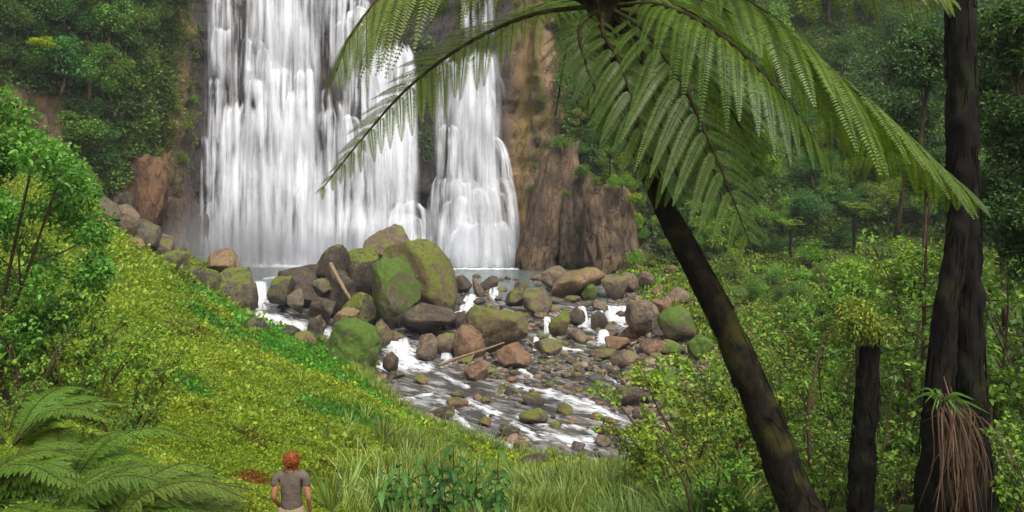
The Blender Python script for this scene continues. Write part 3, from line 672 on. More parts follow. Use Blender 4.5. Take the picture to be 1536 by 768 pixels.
boulder(899, 464, 494, 28, 494, 'dark', .0, 'dark reddish rock between the twin cascades')
boulder(900, 448, 468, 24, 470, 'brown', .0, 'small brown rock above the twin cascades', lvl=3)
boulder(866, 492, 514, 32, 514, 'brown', .05, 'brown oblong stone below the twin cascades', lvl=3)
boulder(964, 446, 508, 50, 508, 'brown', -.1, 'tall brown boulder on the right bank', lean=-.2)
boulder(992, 446, 474, 40, 474, 'red', -.1, 'pale reddish boulder behind the tall brown boulder')
boulder(1013, 430, 456, 40, 458, 'brown', -.1, 'smooth brown boulder at the edge of the grassy clearing')
boulder(1016, 460, 516, 60, 516, 'olive', .62, 'shaggy moss boulder on the right bank', mat='g')
boulder(946, 486, 514, 36, 514, 'red', .0, 'reddish block right of the little cascade', lvl=3)
boulder(926, 504, 526, 38, 526, 'red', -.1, 'flat reddish stone below the little cascade', lvl=3)
boulder(944, 408, 438, 30, 440, 'brown', .1, 'brown stone just right of the pale column foot', lvl=3)
boulder(970, 406, 434, 26, 436, 'brown', .1, 'narrow brown stone at the foot of the right hand bushes', lvl=3)
boulder(986, 428, 444, 18, 446, 'red', -.1, 'small round reddish stone on the right bank gravel', lvl=3)
boulder(906, 524, 538, 46, 540, 'olive', .3, 'low mossy stone at the top of the right gravel', lvl=3)
boulder(940, 526, 552, 50, 552, 'brown', .1, 'wide brown rock in the middle of the right gravel', lvl=3)
boulder(980, 508, 532, 40, 534, 'red', .05, 'reddish rock above the bright green moss mat', lvl=3)
boulder(946, 580, 610, 50, 610, 'dark', .2, 'dark brown boulder beside the long white rapid')
boulder(765, 636, 657, 32, 657, 'dark', .2, 'lone dark stone in the lower river')
boulder(800, 682, 700, 46, 700, 'dark', .15, 'flat dark stone at the near bank', lvl=3)
boulder(906, 652, 670, 26, 670, 'brown', .1, 'dark brown stone beside the lowest rapid', lvl=3)
boulder(922, 636, 655, 22, 655, 'olive', .3, 'mossy stone above the lowest rapid', lvl=3)
boulder(900, 638, 652, 16, 652, 'tan', -.2, 'small tan stone above the lowest rapid', lvl=3)
boulder(665, 610, 626, 36, 626, 'dark', .45, 'flat mossy stone in the grey water near the left bank', lvl=3)
boulder(686, 597, 612, 34, 612, 'red', .35, 'flat reddish and mossy stone in the smooth grey water', lvl=3)
boulder(716, 590, 601, 15, 601, 'tan', .0, 'small tan stone in the smooth grey water', lvl=3)
boulder(729, 595, 607, 16, 607, 'olive', .4, 'small yellow mossy stone in the smooth grey water', lvl=3)
boulder(690, 586, 596, 30, 597, 'dark', .1, 'low dark stone behind the flat reddish stone', lvl=3)
boulder(632, 563, 576, 24, 577, 'tan', .35, 'flat yellowish stone alone in the left pool', lvl=3)
boulder(592, 556, 568, 32, 568, 'dark', .4, 'low mossy stone under the left foam', lvl=3)
boulder(800, 588, 606, 34, 607, 'dark', .2, 'dark stone at the head of the long white rapid', lvl=3)
boulder(800, 612, 634, 44, 636, 'olive', .55, 'yellow mossy stone island in the lower river', lvl=3)
for a in [(640, 500, 540, 34, 540, 'brown', .0, 'brown rock standing in the left foam'), (660, 502, 520, 26, 522, 'dark', .1, 'dark rock behind the left foam'), (672, 500, 530, 40, 532, 'brown', .1, 'brown rock left of the thin white cascade'), (596, 496, 512, 24, 514, 'olive', .4, 'small mossy stone at the top of the left foam'), (640, 486, 500, 28, 500, 'tan', .3, 'small tan stone under the huge olive boulder'), (586, 526, 560, 24, 566, 'dark', .2, 'dark stone in front of the round moss boulder')]:
    boulder(*a, lvl=3)
for a in [(992, 553, 580, 70, 580, 'olive', 1.0, 'bright green moss mat on the right gravel'), (1006, 514, 532, 46, 534, 'olive', 1.0, 'small bright green moss mat above the larger one'), (1050, 500, 540, 40, 542, 'olive', .9, 'bright green mossy mound beside the leaning trunk'), (1078, 540, 560, 36, 562, 'olive', .9, 'low bright green mound right behind the leaning trunk')]:
    boulder(*a, mat='g', cuts=3, lvl=4, name='moss_mound', rough=.2)
# rock pillars against the cliff right of the falls
boulder(824, 218, 404, 64, 402, 'brown', .25, 'leaning brown rock pillar right of the falls', Y=74.6, lean=.24, cuts=3, name='rock_pillar', lvl=5, depth=1, push=.4, rough=.14)
boulder(870, 262, 402, 66, 402, 'grey', .1, 'grey tapering rock pillar right of the leaning pillar', Y=73.8, lean=.0, cuts=3, name='rock_pillar', lvl=5, depth=1, push=.4, rough=.14)
boulder(916, 280, 418, 84, 418, 'brown', -.1, 'pale rounded rock column above the right rim of the pool', Y=70.6, lean=-.06, cuts=3, name='rock_pillar', lvl=5, depth=.9, push=.4, rough=.12)
for a in [(208, 236, 334, 74, 'red', .1, 'reddish rock bulge at the base of the left cliff'), (172, 288, 340, 54, 'grey', .3, 'grey rock ledge above the green slope at the cliff foot'), (250, 300, 376, 60, 'brown', .4, 'brown mossy rock under the reddish bulge'), (292, 320, 384, 36, 'dark', .3, 'dark wet rock at the left foot of the falls')]:
    h = ray(a[0], a[2], terr=False); boulder(a[0], a[1], a[2], a[3], a[2], a[4], a[5], a[6], Y=h[0][1] - .4, depth=.45, push=.3, lean=.22, name='rock_outcrop')

for a in [(160, 296, 338, 40, 'grey', .15, 'grey brown boulder highest on the rocky strip under the left cliff'), (186, 306, 352, 48, 'brown', .2, 'brown boulder in the rocky strip right of the highest one'), (214, 328, 374, 52, 'grey', .25, 'grey boulder in the middle of the rocky strip under the left cliff'), (240, 346, 386, 44, 'brown', .4, 'mossy brown boulder at the lower end of the rocky strip'), (150, 326, 350, 30, 'tan', .1, 'small tan boulder at the edge of the green slope'), (200, 356, 380, 30, 'tan', .3, 'small tan mossy stone between the slope and the rocky strip')]:
    boulder(*a[:4], a[2], *a[4:], Y=foot(a[0], a[2] - 6), lvl=4)
# countable river stones: shared shapes, one object each
SM = [mesh_data('stone', *(lambda v: (v[0] * np.array([1, .85, .62]), v[1]))(rock_shape(900 + i, 3 if i < 4 else 2, 8, .1)), mats=[M['rock']]) for i in range(10)]
ZN = [([(680, 415), (800, 420), (960, 440), (965, 520), (900, 560), (700, 560), (650, 520)], 88, 10, 34), ([(870, 530), (960, 500), (1095, 500), (1100, 600), (1010, 650), (960, 600), (880, 566)], 72, 8, 26),
      ([(720, 590), (760, 580), (940, 610), (1000, 660), (960, 690), (820, 700), (700, 660)], 34, 9, 30), ([(560, 548), (590, 590), (700, 655), (760, 690), (720, 690), (640, 655), (560, 585)], 30, 8, 20), ([(700, 560), (880, 560), (900, 600), (760, 590)], 30, 8, 22),
      ([(860, 560), (960, 560), (1050, 600), (1070, 655), (1010, 655), (960, 620)], 14, 9, 22), ([(940, 400), (1020, 410), (1060, 460), (1040, 500), (950, 440)], 18, 9, 26), ([(360, 470), (480, 505), (560, 540), (540, 560), (430, 520)], 14, 10, 24)]
def inpoly(px, py, P):
    r = False; n = len(P)
    for i in range(n):
        (x0, y0), (x1, y1) = P[i], P[(i + 1) % n]
        if (y0 > py) != (y1 > py) and px < (x1 - x0) * (py - y0) / (y1 - y0) + x0: r = not r
    return r
stones = []; placed = []
for P, cnt, lo, hi in ZN:
    xs, ys = [p[0] for p in P], [p[1] for p in P]; k = 0; tries = 0
    while k < cnt and tries < 4000:
        tries += 1
        px, py = random.uniform(min(xs), max(xs)), random.uniform(min(ys), max(ys))
        if not inpoly(px, py, P): continue
        wpx = lo + (hi - lo) * random.random() ** 2.2
        if any(abs(px - a) < b * .8 + wpx * .25 and -d * .7 < py - c < d * 1.05 + wpx * .15 for a, c, b, d in blockers): continue
        if any(math.hypot(px - a, (py - b) * 1.6) < (wpx + c) * .42 for a, b, c in placed): continue
        if px < 930 and any((lambda A, B, e, tt: math.hypot(px - A[0] - tt * e[0], (py - A[1] - tt * e[1]) * 1.3) < wd * .55)(np.array(a_), np.array(b_), np.array(b_) - np.array(a_), float(np.clip(((px - a_[0]) * (b_[0] - a_[0]) + (py - a_[1]) * (b_[1] - a_[1])) / max(1, (b_[0] - a_[0]) ** 2 + (b_[1] - a_[1]) ** 2), 0, 1))) for a_, b_, wd in FO) and random.random() < .85: continue
        placed.append((px, py, wpx)); k += 1
        Y = foot(px, py); r = wpx / 2 * Y / F; x = (px - 768) / F * Y
        z = max(float(ground(np.array([x]), np.array([Y]))[0]), float(level(Y)))
        tn = random.choices(['brown', 'dark', 'red', 'grey', 'tan', 'olive'], [4, 3, 3, 1.2, 1.6, 2])[0]; ms = random.choice([-.5, -.3, 0, .1, .3, .45])
        if tn == 'olive': ms = .5
        o = link('river_stone', SM[random.randrange(4) if wpx > 20 else random.randrange(4, 10)], loc=(x, Y + r * .5, z + r * .22), color=tuple(c * random.uniform(.8, 1.15) for c in TINT[tn]) + (ms,))
        o.scale = (r, r, r * random.uniform(.8, 1.2)); o.rotation_euler = (random.uniform(-.25, .25), random.uniform(-.25, .25), random.uniform(0, 6.3))
        tag(o, None, 'stone', 'loose stones in and beside the river')
        sz = 'small' if wpx < 14 else 'medium' if wpx < 21 else 'large'
        cn = {'brown': 'brown', 'dark': 'dark', 'red': 'reddish', 'grey': 'grey', 'tan': 'tan', 'olive': 'mossy'}[tn]
        stones.append([o, px, py, f'{sz} {cn} stone'])
name_all(stones, LM)

# ================================================================ SCATTER
protos = bpy.data.collections.new('prototypes')
def scatter(name, P, rot, scl, tone, metas, parent=None):
    n = len(P); me = bpy.data.meshes.new(name); me.vertices.add(n); me.vertices.foreach_set('co', np.asarray(P, np.float32).ravel())
    for k, v, ty in (('rot', rot, 'FLOAT_VECTOR'), ('scl', scl, 'FLOAT'), ('itone', tone, 'FLOAT_VECTOR'), ('pick', rng.integers(0, len(metas), n), 'INT')):
        a = me.attributes.new(k, ty, 'POINT')
        a.data.foreach_set('vector' if ty == 'FLOAT_VECTOR' else 'value', np.asarray(v, np.int32 if ty == 'INT' else np.float32).ravel())
    o = link(name, me, parent)
    g = bpy.data.node_groups.new(name, 'GeometryNodeTree'); g.interface.new_socket('Geometry', in_out='INPUT', socket_type='NodeSocketGeometry'); g.interface.new_socket('Geometry', in_out='OUTPUT', socket_type='NodeSocketGeometry')
    gi = g.nodes.new('NodeGroupInput'); go = g.nodes.new('NodeGroupOutput'); ip = g.nodes.new('GeometryNodeInstanceOnPoints'); jn = g.nodes.new('GeometryNodeJoinGeometry')
    for md in metas:
        po = bpy.data.objects.new(md.name, md); protos.objects.link(po)
        oi = g.nodes.new('GeometryNodeObjectInfo'); oi.inputs['Object'].default_value = po; oi.inputs['As Instance'].default_value = True; g.links.new(oi.outputs['Geometry'], jn.inputs[0])
    def na(nm, ty):
        x = g.nodes.new('GeometryNodeInputNamedAttribute'); x.data_type = ty; x.inputs[0].default_value = nm; return x.outputs[0]
    g.links.new(gi.outputs[0], ip.inputs['Points']); g.links.new(jn.outputs[0], ip.inputs['Instance']); ip.inputs['Pick Instance'].default_value = True
    g.links.new(na('pick', 'INT'), ip.inputs['Instance Index']); g.links.new(na('scl', 'FLOAT'), ip.inputs['Scale'])
    er = g.nodes.new('FunctionNodeEulerToRotation'); g.links.new(na('rot', 'FLOAT_VECTOR'), er.inputs[0]); g.links.new(er.outputs[0], ip.inputs['Rotation'])
    g.links.new(ip.outputs[0], go.inputs[0])
    md = o.modifiers.new('scatter', 'NODES'); md.node_group = g; return o
def gnormal(x, y, e=.3):
    return unit(np.stack([-(ground(x + e, y) - ground(x - e, y)) / (2 * e), -(ground(x, y + e) - ground(x, y - e)) / (2 * e), np.ones_like(x)], -1))
def rot_from_n(Nv, spin=True):
    """Euler XYZ that tilts +Z to Nv after a spin round Z"""
    Nv = unit(Nv); th = np.arccos(np.clip(Nv[:, 2], -1, 1)); az = np.arctan2(Nv[:, 1], Nv[:, 0])
    return np.stack([0 * th, th, az], -1)
def tuft(n, leaf, wdt, mat, seed, flat=.5, radius=1.0, droop=.1, six=False):
    """mound of small leaves: unit radius"""
    r = np.random.default_rng(seed); mb = MB(); d = unit(r.normal(size=(n, 3))); d[:, 2] = np.abs(d[:, 2]); rr = r.uniform(.35, 1, (n, 1)) ** .6
    P = d * rr * np.array([1, 1, flat]) * radius; P[:, 2] -= .15
    D = unit(d * .8 + r.normal(size=(n, 3)) * .6 + np.array([0, 0, .15])); Nn_ = unit(np.array([0, 0, 1.0]) + r.normal(size=(n, 3)) * .55 + d * .5)
    (leaves6 if six else leaves)(mb, P, D, Nn_, leaf * r.uniform(.7, 1.25, n), wdt * r.uniform(.8, 1.2, n), np.clip(r.normal(.5, .19, n), 0, 1))
    return mb.data('leaf_clump', mat)
def blades(n, ln, wd, mat, seed, spread=.8):
    r = np.random.default_rng(seed); mb = MB(); az = r.uniform(0, 6.28, n); out = r.uniform(.1, spread, n); h = ln * r.uniform(.6, 1.1, n)
    D = np.stack([np.cos(az), np.sin(az), 0 * az], -1); Sd = np.stack([-np.sin(az), np.cos(az), 0 * az], -1); B = D * r.uniform(0, .18, n)[:, None]
    z = np.array([0, 0, 1.0]); rows = []
    for t_, w_ in ((0, .8), (.35, 1), (.7, .7), (1, .08)):
        c = B + D * (out * h * (t_ ** 1.7))[:, None] + z * (h * (t_ - .42 * out * t_ ** 2.4))[:, None]
        rows += [c - Sd * wd * w_ * .5, c + Sd * wd * w_ * .5]
    V = np.stack(rows, 1).reshape(-1, 3); b = np.arange(n)[:, None] * 8
    Fq = np.vstack([b + np.array([k, k + 1, k + 3, k + 2]) for k in (0, 2, 4)])
    mb.add(V, Fq, np.repeat(np.clip(r.normal(.5, .25, n), 0, 1), 8)); return mb.data('grass_clump', mat)

def field(n, pxr, yr, power=2.0):
    """ground points, denser nearby"""
    u = rng.uniform(0, 1, n); a, b = yr[0] ** -power, yr[1] ** -power; Y = (a + (b - a) * u) ** (-1 / power)
    px = rng.uniform(*pxr, n); X = (px - 768) / F * Y; return X, Y
GRVv = GRVP
def cover_mask(X, Y):
    d = sdf(X, Y); g = sdf(X, Y, GRVP); return (d > .25 + .4 * rng.random(len(X))) & (g > .4)
def col3(n, base, var=.12):
    return np.asarray(base) * (1 + rng.normal(0, var, (n, 1)))

cov = [tuft(44, .30, .20, M['cover'], 10 + k) for k in range(5)]
X, Y = field(120000, (-260, 1150), (9.5, 62), 1.1); Xf, Yf_ = field(26000, (40, 440), (36, 63), -1); X, Y = np.concatenate([X, Xf]), np.concatenate([Y, Yf_])
m = cover_mask(X, Y) & ~((X > 3.5) & (Y > 30))
X, Y = X[m], Y[m]; PXc = 768 + F * X / Y; m = ~((PXc > 143) & (PXc < 262) & (Y > 54.5)); X, Y = X[m], Y[m]; n = len(X); P3 = np.stack([X, Y, X * 0], -1)
pn = fbm(P3 / 3.2, 3, 71); pn2 = fbm(P3 / 1.1, 3, 73)
Z = ground(X, Y); Nv = gnormal(X, Y)
sc = (.0115 * Y ** .85) * rng.uniform(.7, 1.4, n) * (1 + .25 * pn2) * 1.15 * np.where((rng.random(n) < .03) & (Y > 19), 2.1, 1)
tone = np.ones((n, 3)) * np.array([1.08, 1.0, .9]) * (1 + .11 * rng.normal(size=(n, 1)))
gr = sm(.25, .7, pn)[:, None]; tone = tone * (1 - gr) + tone * np.array([.38, .75, .8]) * gr            # greener patches
yl = sm(-.2, -.7, pn)[:, None]; tone = tone * (1 - yl * .8) + tone * np.array([1.2, 1.08, .9]) * yl * .8
br = (sm(.55, .9, pn2) * (rng.random(n) < .45))[:, None]; tone = tone * (1 - br) + np.array([1.1, .6, .9]) * br * .45
edge = (np.abs(sdf(X, Y) - 4.0) < 2.2) & (Y > 33) & (Y < 50); tone[edge] *= np.array([.42, .88, .7])   # soft grass strip above the river edge
rb = np.hypot(X - (365 - 768) / F * 17, (Y - 17) * .6) < .55; tone[rb] = tone[rb] * np.array([1.0, .32, .7])
tag(scatter('creeping_cover', np.stack([X, Y, Z], -1), rot_from_n(Nv + .25 * rng.normal(size=(n, 3))), sc, tone, cov), 'yellow green creeping plants carpeting the left slope', 'ground cover', kind='stuff')

und = [tuft(36, .40, .22, M['under'], 30 + k, flat=.9) for k in range(5)]
X, Y = field(26000, (930, 1900), (13, 70), 1.0); m = cover_mask(X, Y) & ((X > 3.5)); X, Y = X[m], Y[m]; n = len(X); P3 = np.stack([X, Y, X * 0], -1); pn = fbm(P3 / 3, 3, 81)
tone = np.array([1.4, 1.45, .62]) * (1 + .25 * rng.normal(size=(n, 1))) * (1 + .5 * pn[:, None]); br = (rng.random(n) < .15)[:, None]; tone = np.clip(tone * (1 - br) + np.array([1.9, 1.2, .6]) * br, .1, 4)
tag(scatter('right_bank_undergrowth', np.stack([X, Y, ground(X, Y)], -1), rot_from_n(gnormal(X, Y) + .3 * rng.normal(size=(n, 3))), .02 * Y ** .8 * rng.uniform(.7, 1.5, n), tone, und), 'mixed low green undergrowth covering the right bank', 'undergrowth', kind='stuff')

# low growth clinging to the cliff and the forest floor of the steep side
def cliffscatter(n, poly, base):
    xs, ys = [p[0] for p in poly], [p[1] for p in poly]; P, Nl = [], []
    while len(P) < n:
        px, py = random.uniform(min(xs), max(xs)), random.uniform(min(ys), max(ys))
        if not inpoly(px, py, poly): continue
        h = ray(px, py)
        if h is None or h[2]: n -= 1; continue
        P.append(h[0]); Nl.append(h[1])
    return P, Nl
P1, N1 = cliffscatter(9000, [(940, -40), (1700, -40), (1700, 520), (1250, 480), (1000, 430), (930, 300)], None)
P2, N2 = cliffscatter(2600, [(-200, -40), (285, -40), (270, 80), (230, 240), (170, 300), (110, 250), (100, 140), (-200, 90)], None)
P2b, N2b = cliffscatter(150, [(225, 60), (300, 0), (300, 200), (262, 340), (235, 240)], None)
P3b, N3b = cliffscatter(1500, [(836, -40), (960, -40), (960, 300), (930, 300), (866, 270), (840, 160)], None)
P5, N5 = cliffscatter(55, [(622, 50), (652, 50), (650, 250), (630, 250)], None); P3b += P5; N3b += N5
P4, N4 = cliffscatter(220, [(775, 150), (815, 120), (850, 290), (880, 400), (800, 400)], None)
PP = np.array(P1 + P2 + P2b + P3b + P4); NN = np.array(N1 + N2 + N2b + N3b + N4); n = len(PP)
tone = np.array([.8, .9, .85]) * (1 + .25 * rng.normal(size=(n, 1))) * (1 + .4 * fbm(PP / 4, 3, 83)[:, None]); a = len(P1) + len(P2)
tone[a:a + len(P2b)] = np.array([1.5, 1.35, .6]) * rng.uniform(.6, 1.2, (len(P2b), 1)); tone[-len(P4):] = np.array([1.6, 1.4, .6]) * rng.uniform(.5, 1.1, (len(P4), 1))
s_ = rng.uniform(.45, .95, n); s_[a:a + len(P2b)] *= .6; s_[-len(P4):] *= .45
tag(scatter('cliff_undergrowth', PP, rot_from_n(NN * .6 + np.array([0, 0, .7]) + .3 * rng.normal(size=(n, 3))), s_, np.clip(tone, .1, 4), und), 'low leafy growth clinging to the cliffs and steep hillside', 'undergrowth', kind='stuff')

# pebbles
pb = []
for k in range(6):
    Vp, Fp = rock_shape(700 + k, 2, 7, .08); md = mesh_data('pebble', Vp * [1, .85, .6], Fp, {'tone': np.full(len(Vp), .5)}, True); pb.append(md)
mp, t = new_mat('pebble'); q = N_(t); it = q.attr('itone', 'INSTANCER').outputs['Vector']; n2 = q.noise(q.pos(), 9, 5, .6)
q.out(q.bsdf(q.mix(1.0, it, q.mix(n2, (.4, .4, .4), (1.3, 1.3, 1.3)), 'MULTIPLY'), .7, q.bump(n2, .5, .03), .35))
for md in pb: md.materials.append(mp)
px, py = rng.uniform(560, 1120, 30000), rng.uniform(412, 700, 30000)
Yp = np.interp(-py, -_tp, _ty); Xp = (px - 768) / F * Yp; d = sdf(Xp, Yp); g = sdf(Xp, Yp, GRVP)
fmv = np.zeros(len(Xp))
for a_, b_, wd in FO:
    A, B = np.array(a_, float), np.array(b_, float); e = B - A; tt = np.clip(((px - A[0]) * e[0] + (py - A[1]) * e[1]) / (e @ e), 0, 1)
    fmv = np.maximum(fmv, np.hypot(px - A[0] - tt * e[0], py - A[1] - tt * e[1]) < wd * .6)
barn = fbm(np.stack([px / 55, py / 22, px * 0], -1), 3, 55)
keep = ((g < .3) & (rng.random(len(Xp)) < .55)) | ((d < .3) & (d > -.8) & (rng.random(len(Xp)) < .55)) | ((d < 0) & (barn > .40) & (py > 575) & (px > 740) & (rng.random(len(Xp)) < .30)) | ((d < 0) & (barn > 0) & (px > 690) & (py > 420) & (py < 560) & (rng.random(len(Xp)) < .45))
keep &= (fmv < .5) & ~((px < 600) & (py < 540)); Xp, Yp = Xp[keep], Yp[keep]; n = len(Xp); z = np.maximum(ground(Xp, Yp), level(Yp) - .04)
rr = rng.gamma(2.2, .045, n) + .05; pal = np.array([(.12, .085, .06), (.05, .04, .035), (.2, .13, .085), (.08, .075, .065), (.25, .19, .13), (.11, .11, .03), (.03, .027, .025)])
tag(scatter('river_pebbles', np.stack([Xp, Yp, z], -1), rng.uniform(-.4, .4, (n, 3)) + np.stack([0 * Xp, 0 * Xp, rng.uniform(0, 6, n)], -1), rr, pal[rng.integers(0, 7, n)] * rng.uniform(.7, 1.3, (n, 1)), pb), 'brown and dark pebbles and cobbles along the river', 'gravel', kind='stuff')
# ================================================================ TREES AND BUSHES
def crown_unit(seed, ncl=16, nleaf=2600, leaf=.085, wr=.6, rad_=(1, 1, .85), clr=(.26, .42), droop=.15, six=False, updir=.2):
    r = np.random.default_rng(seed); mb = MB(); c = unit(r.normal(size=(ncl, 3))) * r.uniform(.25, .78, (ncl, 1)) * np.array(rad_); cr = r.uniform(*clr, ncl); ct = r.normal(0, .13, ncl)
    k = r.choice(ncl, nleaf, p=cr ** 2 / (cr ** 2).sum()); d = unit(r.normal(size=(nleaf, 3))); P = c[k] + d * (cr[k] * r.uniform(.55, 1.08, nleaf) ** .7)[:, None] * np.array([1, 1, .8])
    D = unit(d * .7 + r.normal(size=(nleaf, 3)) * .5 + np.array([0, 0, updir])); Nl = unit(d * .6 + np.array([0, 0, .9]) + r.normal(size=(nleaf, 3)) * .45)
    (leaves6 if six else leaves)(mb, P, D, Nl, leaf * r.uniform(.65, 1.3, nleaf), leaf * wr * r.uniform(.8, 1.2, nleaf), np.clip(r.normal(.48, .2, nleaf) + ct[k], 0, 1), droop=droop)
    return mb, c
def limbs_unit(c, seed, z0=-1.15, r0=.07, sides=6):
    r = np.random.default_rng(seed); mb = MB(); top = np.array([r.normal(0, .08), r.normal(0, .08), .1])
    add_tube(mb, catmull([(0, 0, z0), (r.normal(0, .06), r.normal(0, .06), z0 * .5), top], 7), np.linspace(r0, r0 * .5, 7), sides)
    for x in c[:8]:
        s = np.array([0, 0, z0 * .5]) + (top - np.array([0, 0, z0 * .5])) * r.uniform(.1, 1); m_ = (s + x) / 2 + r.normal(0, .06, 3)
        add_tube(mb, catmull([s, m_, x * .95], 5), np.linspace(r0 * .45, r0 * .12, 5), 5)
    return mb
TV = []
for k, a in enumerate([dict(ncl=18, nleaf=3000, leaf=.085), dict(ncl=22, nleaf=3600, leaf=.07, clr=(.2, .36)), dict(ncl=14, nleaf=2400, leaf=.11, wr=.5, droop=.4), dict(ncl=26, nleaf=4200, leaf=.06, clr=(.16, .3)), dict(ncl=16, nleaf=2600, leaf=.10, wr=.75, rad_=(1.1, 1.1, .6)), dict(ncl=20, nleaf=3200, leaf=.08, rad_=(.8, .8, 1.15), droop=.3)]):
    mb, c = crown_unit(200 + k, **a); TV.append((mb.data('crown', M['leaf']), limbs_unit(c, 300 + k).data('trunk', M['twig'])))
GCOL = {'dark green': (.78, .95, .68), 'mid green': (1.45, 1.5, .85), 'blue green': (.85, 1.1, 1.05), 'bright green': (1.8, 1.7, .75), 'yellow green': (2.5, 2.1, .7), 'olive': (1.6, 1.35, .75)}
trees = []
def tree(pos, r, v, cn, label=None, rec=None, name='tree', cat='tree', group='trees and bushes on the cliffs and hillside', sz=(1, 1, 1)):
    o = thing(name, pos, label, cat, group); o.scale = (r * sz[0], r * sz[1], r * sz[2]); o.rotation_euler = (random.uniform(-.15, .15), random.uniform(-.15, .15), random.uniform(0, 6.28))
    c = tuple(x * random.uniform(.85, 1.18) for x in GCOL[cn]) + (1,)
    link('crown', TV[v][0], o, color=c); link('trunk', TV[v][1], o)
    if rec: trees.append([o, rec[0], rec[1], rec[2]])
    return o
def forest(poly, cnt, rlo, rhi, cols, what, lift=.45, name='bush', cat='bush', variants=range(6), cliff_only=True, minsep=.62, skip=None):
    xs, ys = [p[0] for p in poly], [p[1] for p in poly]; got = []; tr_ = 0
    while len(got) < cnt and tr_ < cnt * 40:
        tr_ += 1; px, py = random.uniform(min(xs), max(xs)), random.uniform(min(ys), max(ys))
        if not inpoly(px, py, poly): continue
        h = ray(px, py)
        if h is None or (cliff_only and h[2]): continue
        r = random.uniform(rlo, rhi) ** 1.0; rp_ = r / h[0][1] * F
        if any(math.hypot(px - a, py - b) < (rp_ + c) * minsep * .75 for a, b, c in got): continue
        got.append((px, py, rp_)); cn = random.choices([c for c, _ in cols], [w_ for _, w_ in cols])[0]
        p_ = h[0] + h[1] * r * lift + np.array([0, 0, r * (.25 if h[1][2] < .6 else .8)])
        sz_ = 'small' if rp_ < 24 else 'medium' if rp_ < 40 else 'large'
        tree(p_, r, random.choice(list(variants)), cn, None, (px, py, f'{sz_} {cn} {what}'), name, cat)
forest([(-60, -20), (258, -20), (240, 45), (190, 85), (180, 150), (150, 225), (165, 248), (130, 246), (112, 160), (90, 110), (-60, 95)], 46, 1.2, 2.6, [('dark green', 4), ('blue green', 3), ('mid green', 2), ('bright green', .8)], 'bush')
forest([(218, 60), (290, 30), (285, 330), (240, 250), (215, 200)], 10, .35, .7, [('olive', 2), ('yellow green', 2), ('mid green', 2)], 'shrub')
forest([(852, -20), (930, -20), (965, 180), (958, 250), (925, 275), (885, 268), (870, 215), (855, 140)], 26, .8, 1.7, [('mid green', 3), ('bright green', 1), ('dark green', 2), ('olive', 2)], 'bush')
forest([(880, 235), (970, 235), (1010, 300), (1000, 400), (955, 400), (948, 330), (900, 275)], 16, .7, 1.4, [('yellow green', 3), ('olive', 2), ('mid green', 2)], 'bush')
forest([(1000, 300), (1100, 330), (1120, 400), (1040, 400)], 8, .7, 1.4, [('yellow green', 2), ('mid green', 3)], 'bush')
forest([(930, -40), (1200, -40), (1560, -40), (1560, 200), (1200, 230), (960, 240)], 62, 1.6, 3.2, [('dark green', 6), ('mid green', 2), ('blue green', 1), ('olive', 1)], 'tree', name='tree', cat='tree', variants=(0, 1, 2, 3, 5))
forest([(960, 240), (1560, 200), (1560, 440), (1300, 440), (1150, 400), (1040, 350)], 64, 1.0, 2.2, [('dark green', 3), ('mid green', 4), ('blue green', 1), ('bright green', 1.6)], 'tree', name='tree', cat='tree', variants=(0, 1, 2, 3, 5))
o = tree(ray(98, 84, terr=False)[0] + np.array([0, -3.4, .5]), 1.0, 4, 'yellow green', 'small yellow leaved sapling standing out on the dark left cliff', name='tree', sz=(1.1, 1, .55)); o.children[0].color = (4.2, 3.0, .5, 1)
forest([(1060, 380), (1560, 420), (1560, 520), (1300, 560), (1110, 480)], 30, .7, 1.5, [('mid green', 2), ('bright green', 3), ('yellow green', 1)], 'bush', cliff_only=False, lift=.1)
forest([(130, 240), (250, 300), (300, 385), (200, 350), (150, 300)], 0, .4, .8, [('mid green', 1)], 'x', cliff_only=False)

# small palms on the hillside
def pinnate(mb, P, L, npair, wdt, ang=55, droop=.35, tone=.5, seed=0, taper=True):
    """simple pinnate leaf along polyline P"""
    r = np.random.default_rng(seed); P = catmull(P, 24); T = unit(np.gradient(P, axis=0)); Sd = unit(np.cross(T, [0, 0, 1.0])); t_ = np.linspace(.14, .99, npair); i = t_ * 23; a = i.astype(int).clip(0, 22); f = (i - a)[:, None]
    B = P[a] * (1 - f) + P[a + 1] * f; Tt = T[a]; Ss = Sd[a]; prof = np.sin(np.pi * (t_ * .85 + .12)) ** .6
    for s in (-1, 1):
        D = Ss * s * math.sin(rad(ang)) + Tt * math.cos(rad(ang)); leaves6(mb, B, D, np.cross(Ss, Tt) + 0 * B, L * prof * r.uniform(.85, 1.1, npair), wdt, np.clip(r.normal(tone, .15, npair), 0, 1), droop=droop)
def palm_meshes(seed, nf=13, up=.9):
    r = np.random.default_rng(seed); fr = []
    mbT = MB(); add_tube(mbT, catmull([(0, 0, -3.0), (.05, .03, -1.5), (0, 0, 0)], 6), [.16, .13, .12, .12, .13, .16], 8)
    for k in range(nf):
        mb = MB(); az = k * 2.4 + r.normal(0, .1); e = r.uniform(.25, 1.0); d = np.array([math.cos(az), math.sin(az), 0]); L = r.uniform(1.5, 1.9)
        P = [np.zeros(3), d * L * .35 * (1.1 - .5 * e) + np.array([0, 0, L * .42 * (.5 + e * up)]), d * L * .85 * (1.2 - .5 * e) + np.array([0, 0, L * (.35 + .5 * e) * up * .8])]
        pinnate(mb, P, .42, 20, .05, 50, .25, seed=seed + k); add_tube(mb, catmull(P, 8), np.linspace(.03, .008, 8), 4, .7); fr.append(mb.data('frond', M['leaf']))
    return mbT.data('trunk', M['dark_bark']), fr
pt, pf = palm_meshes(5)
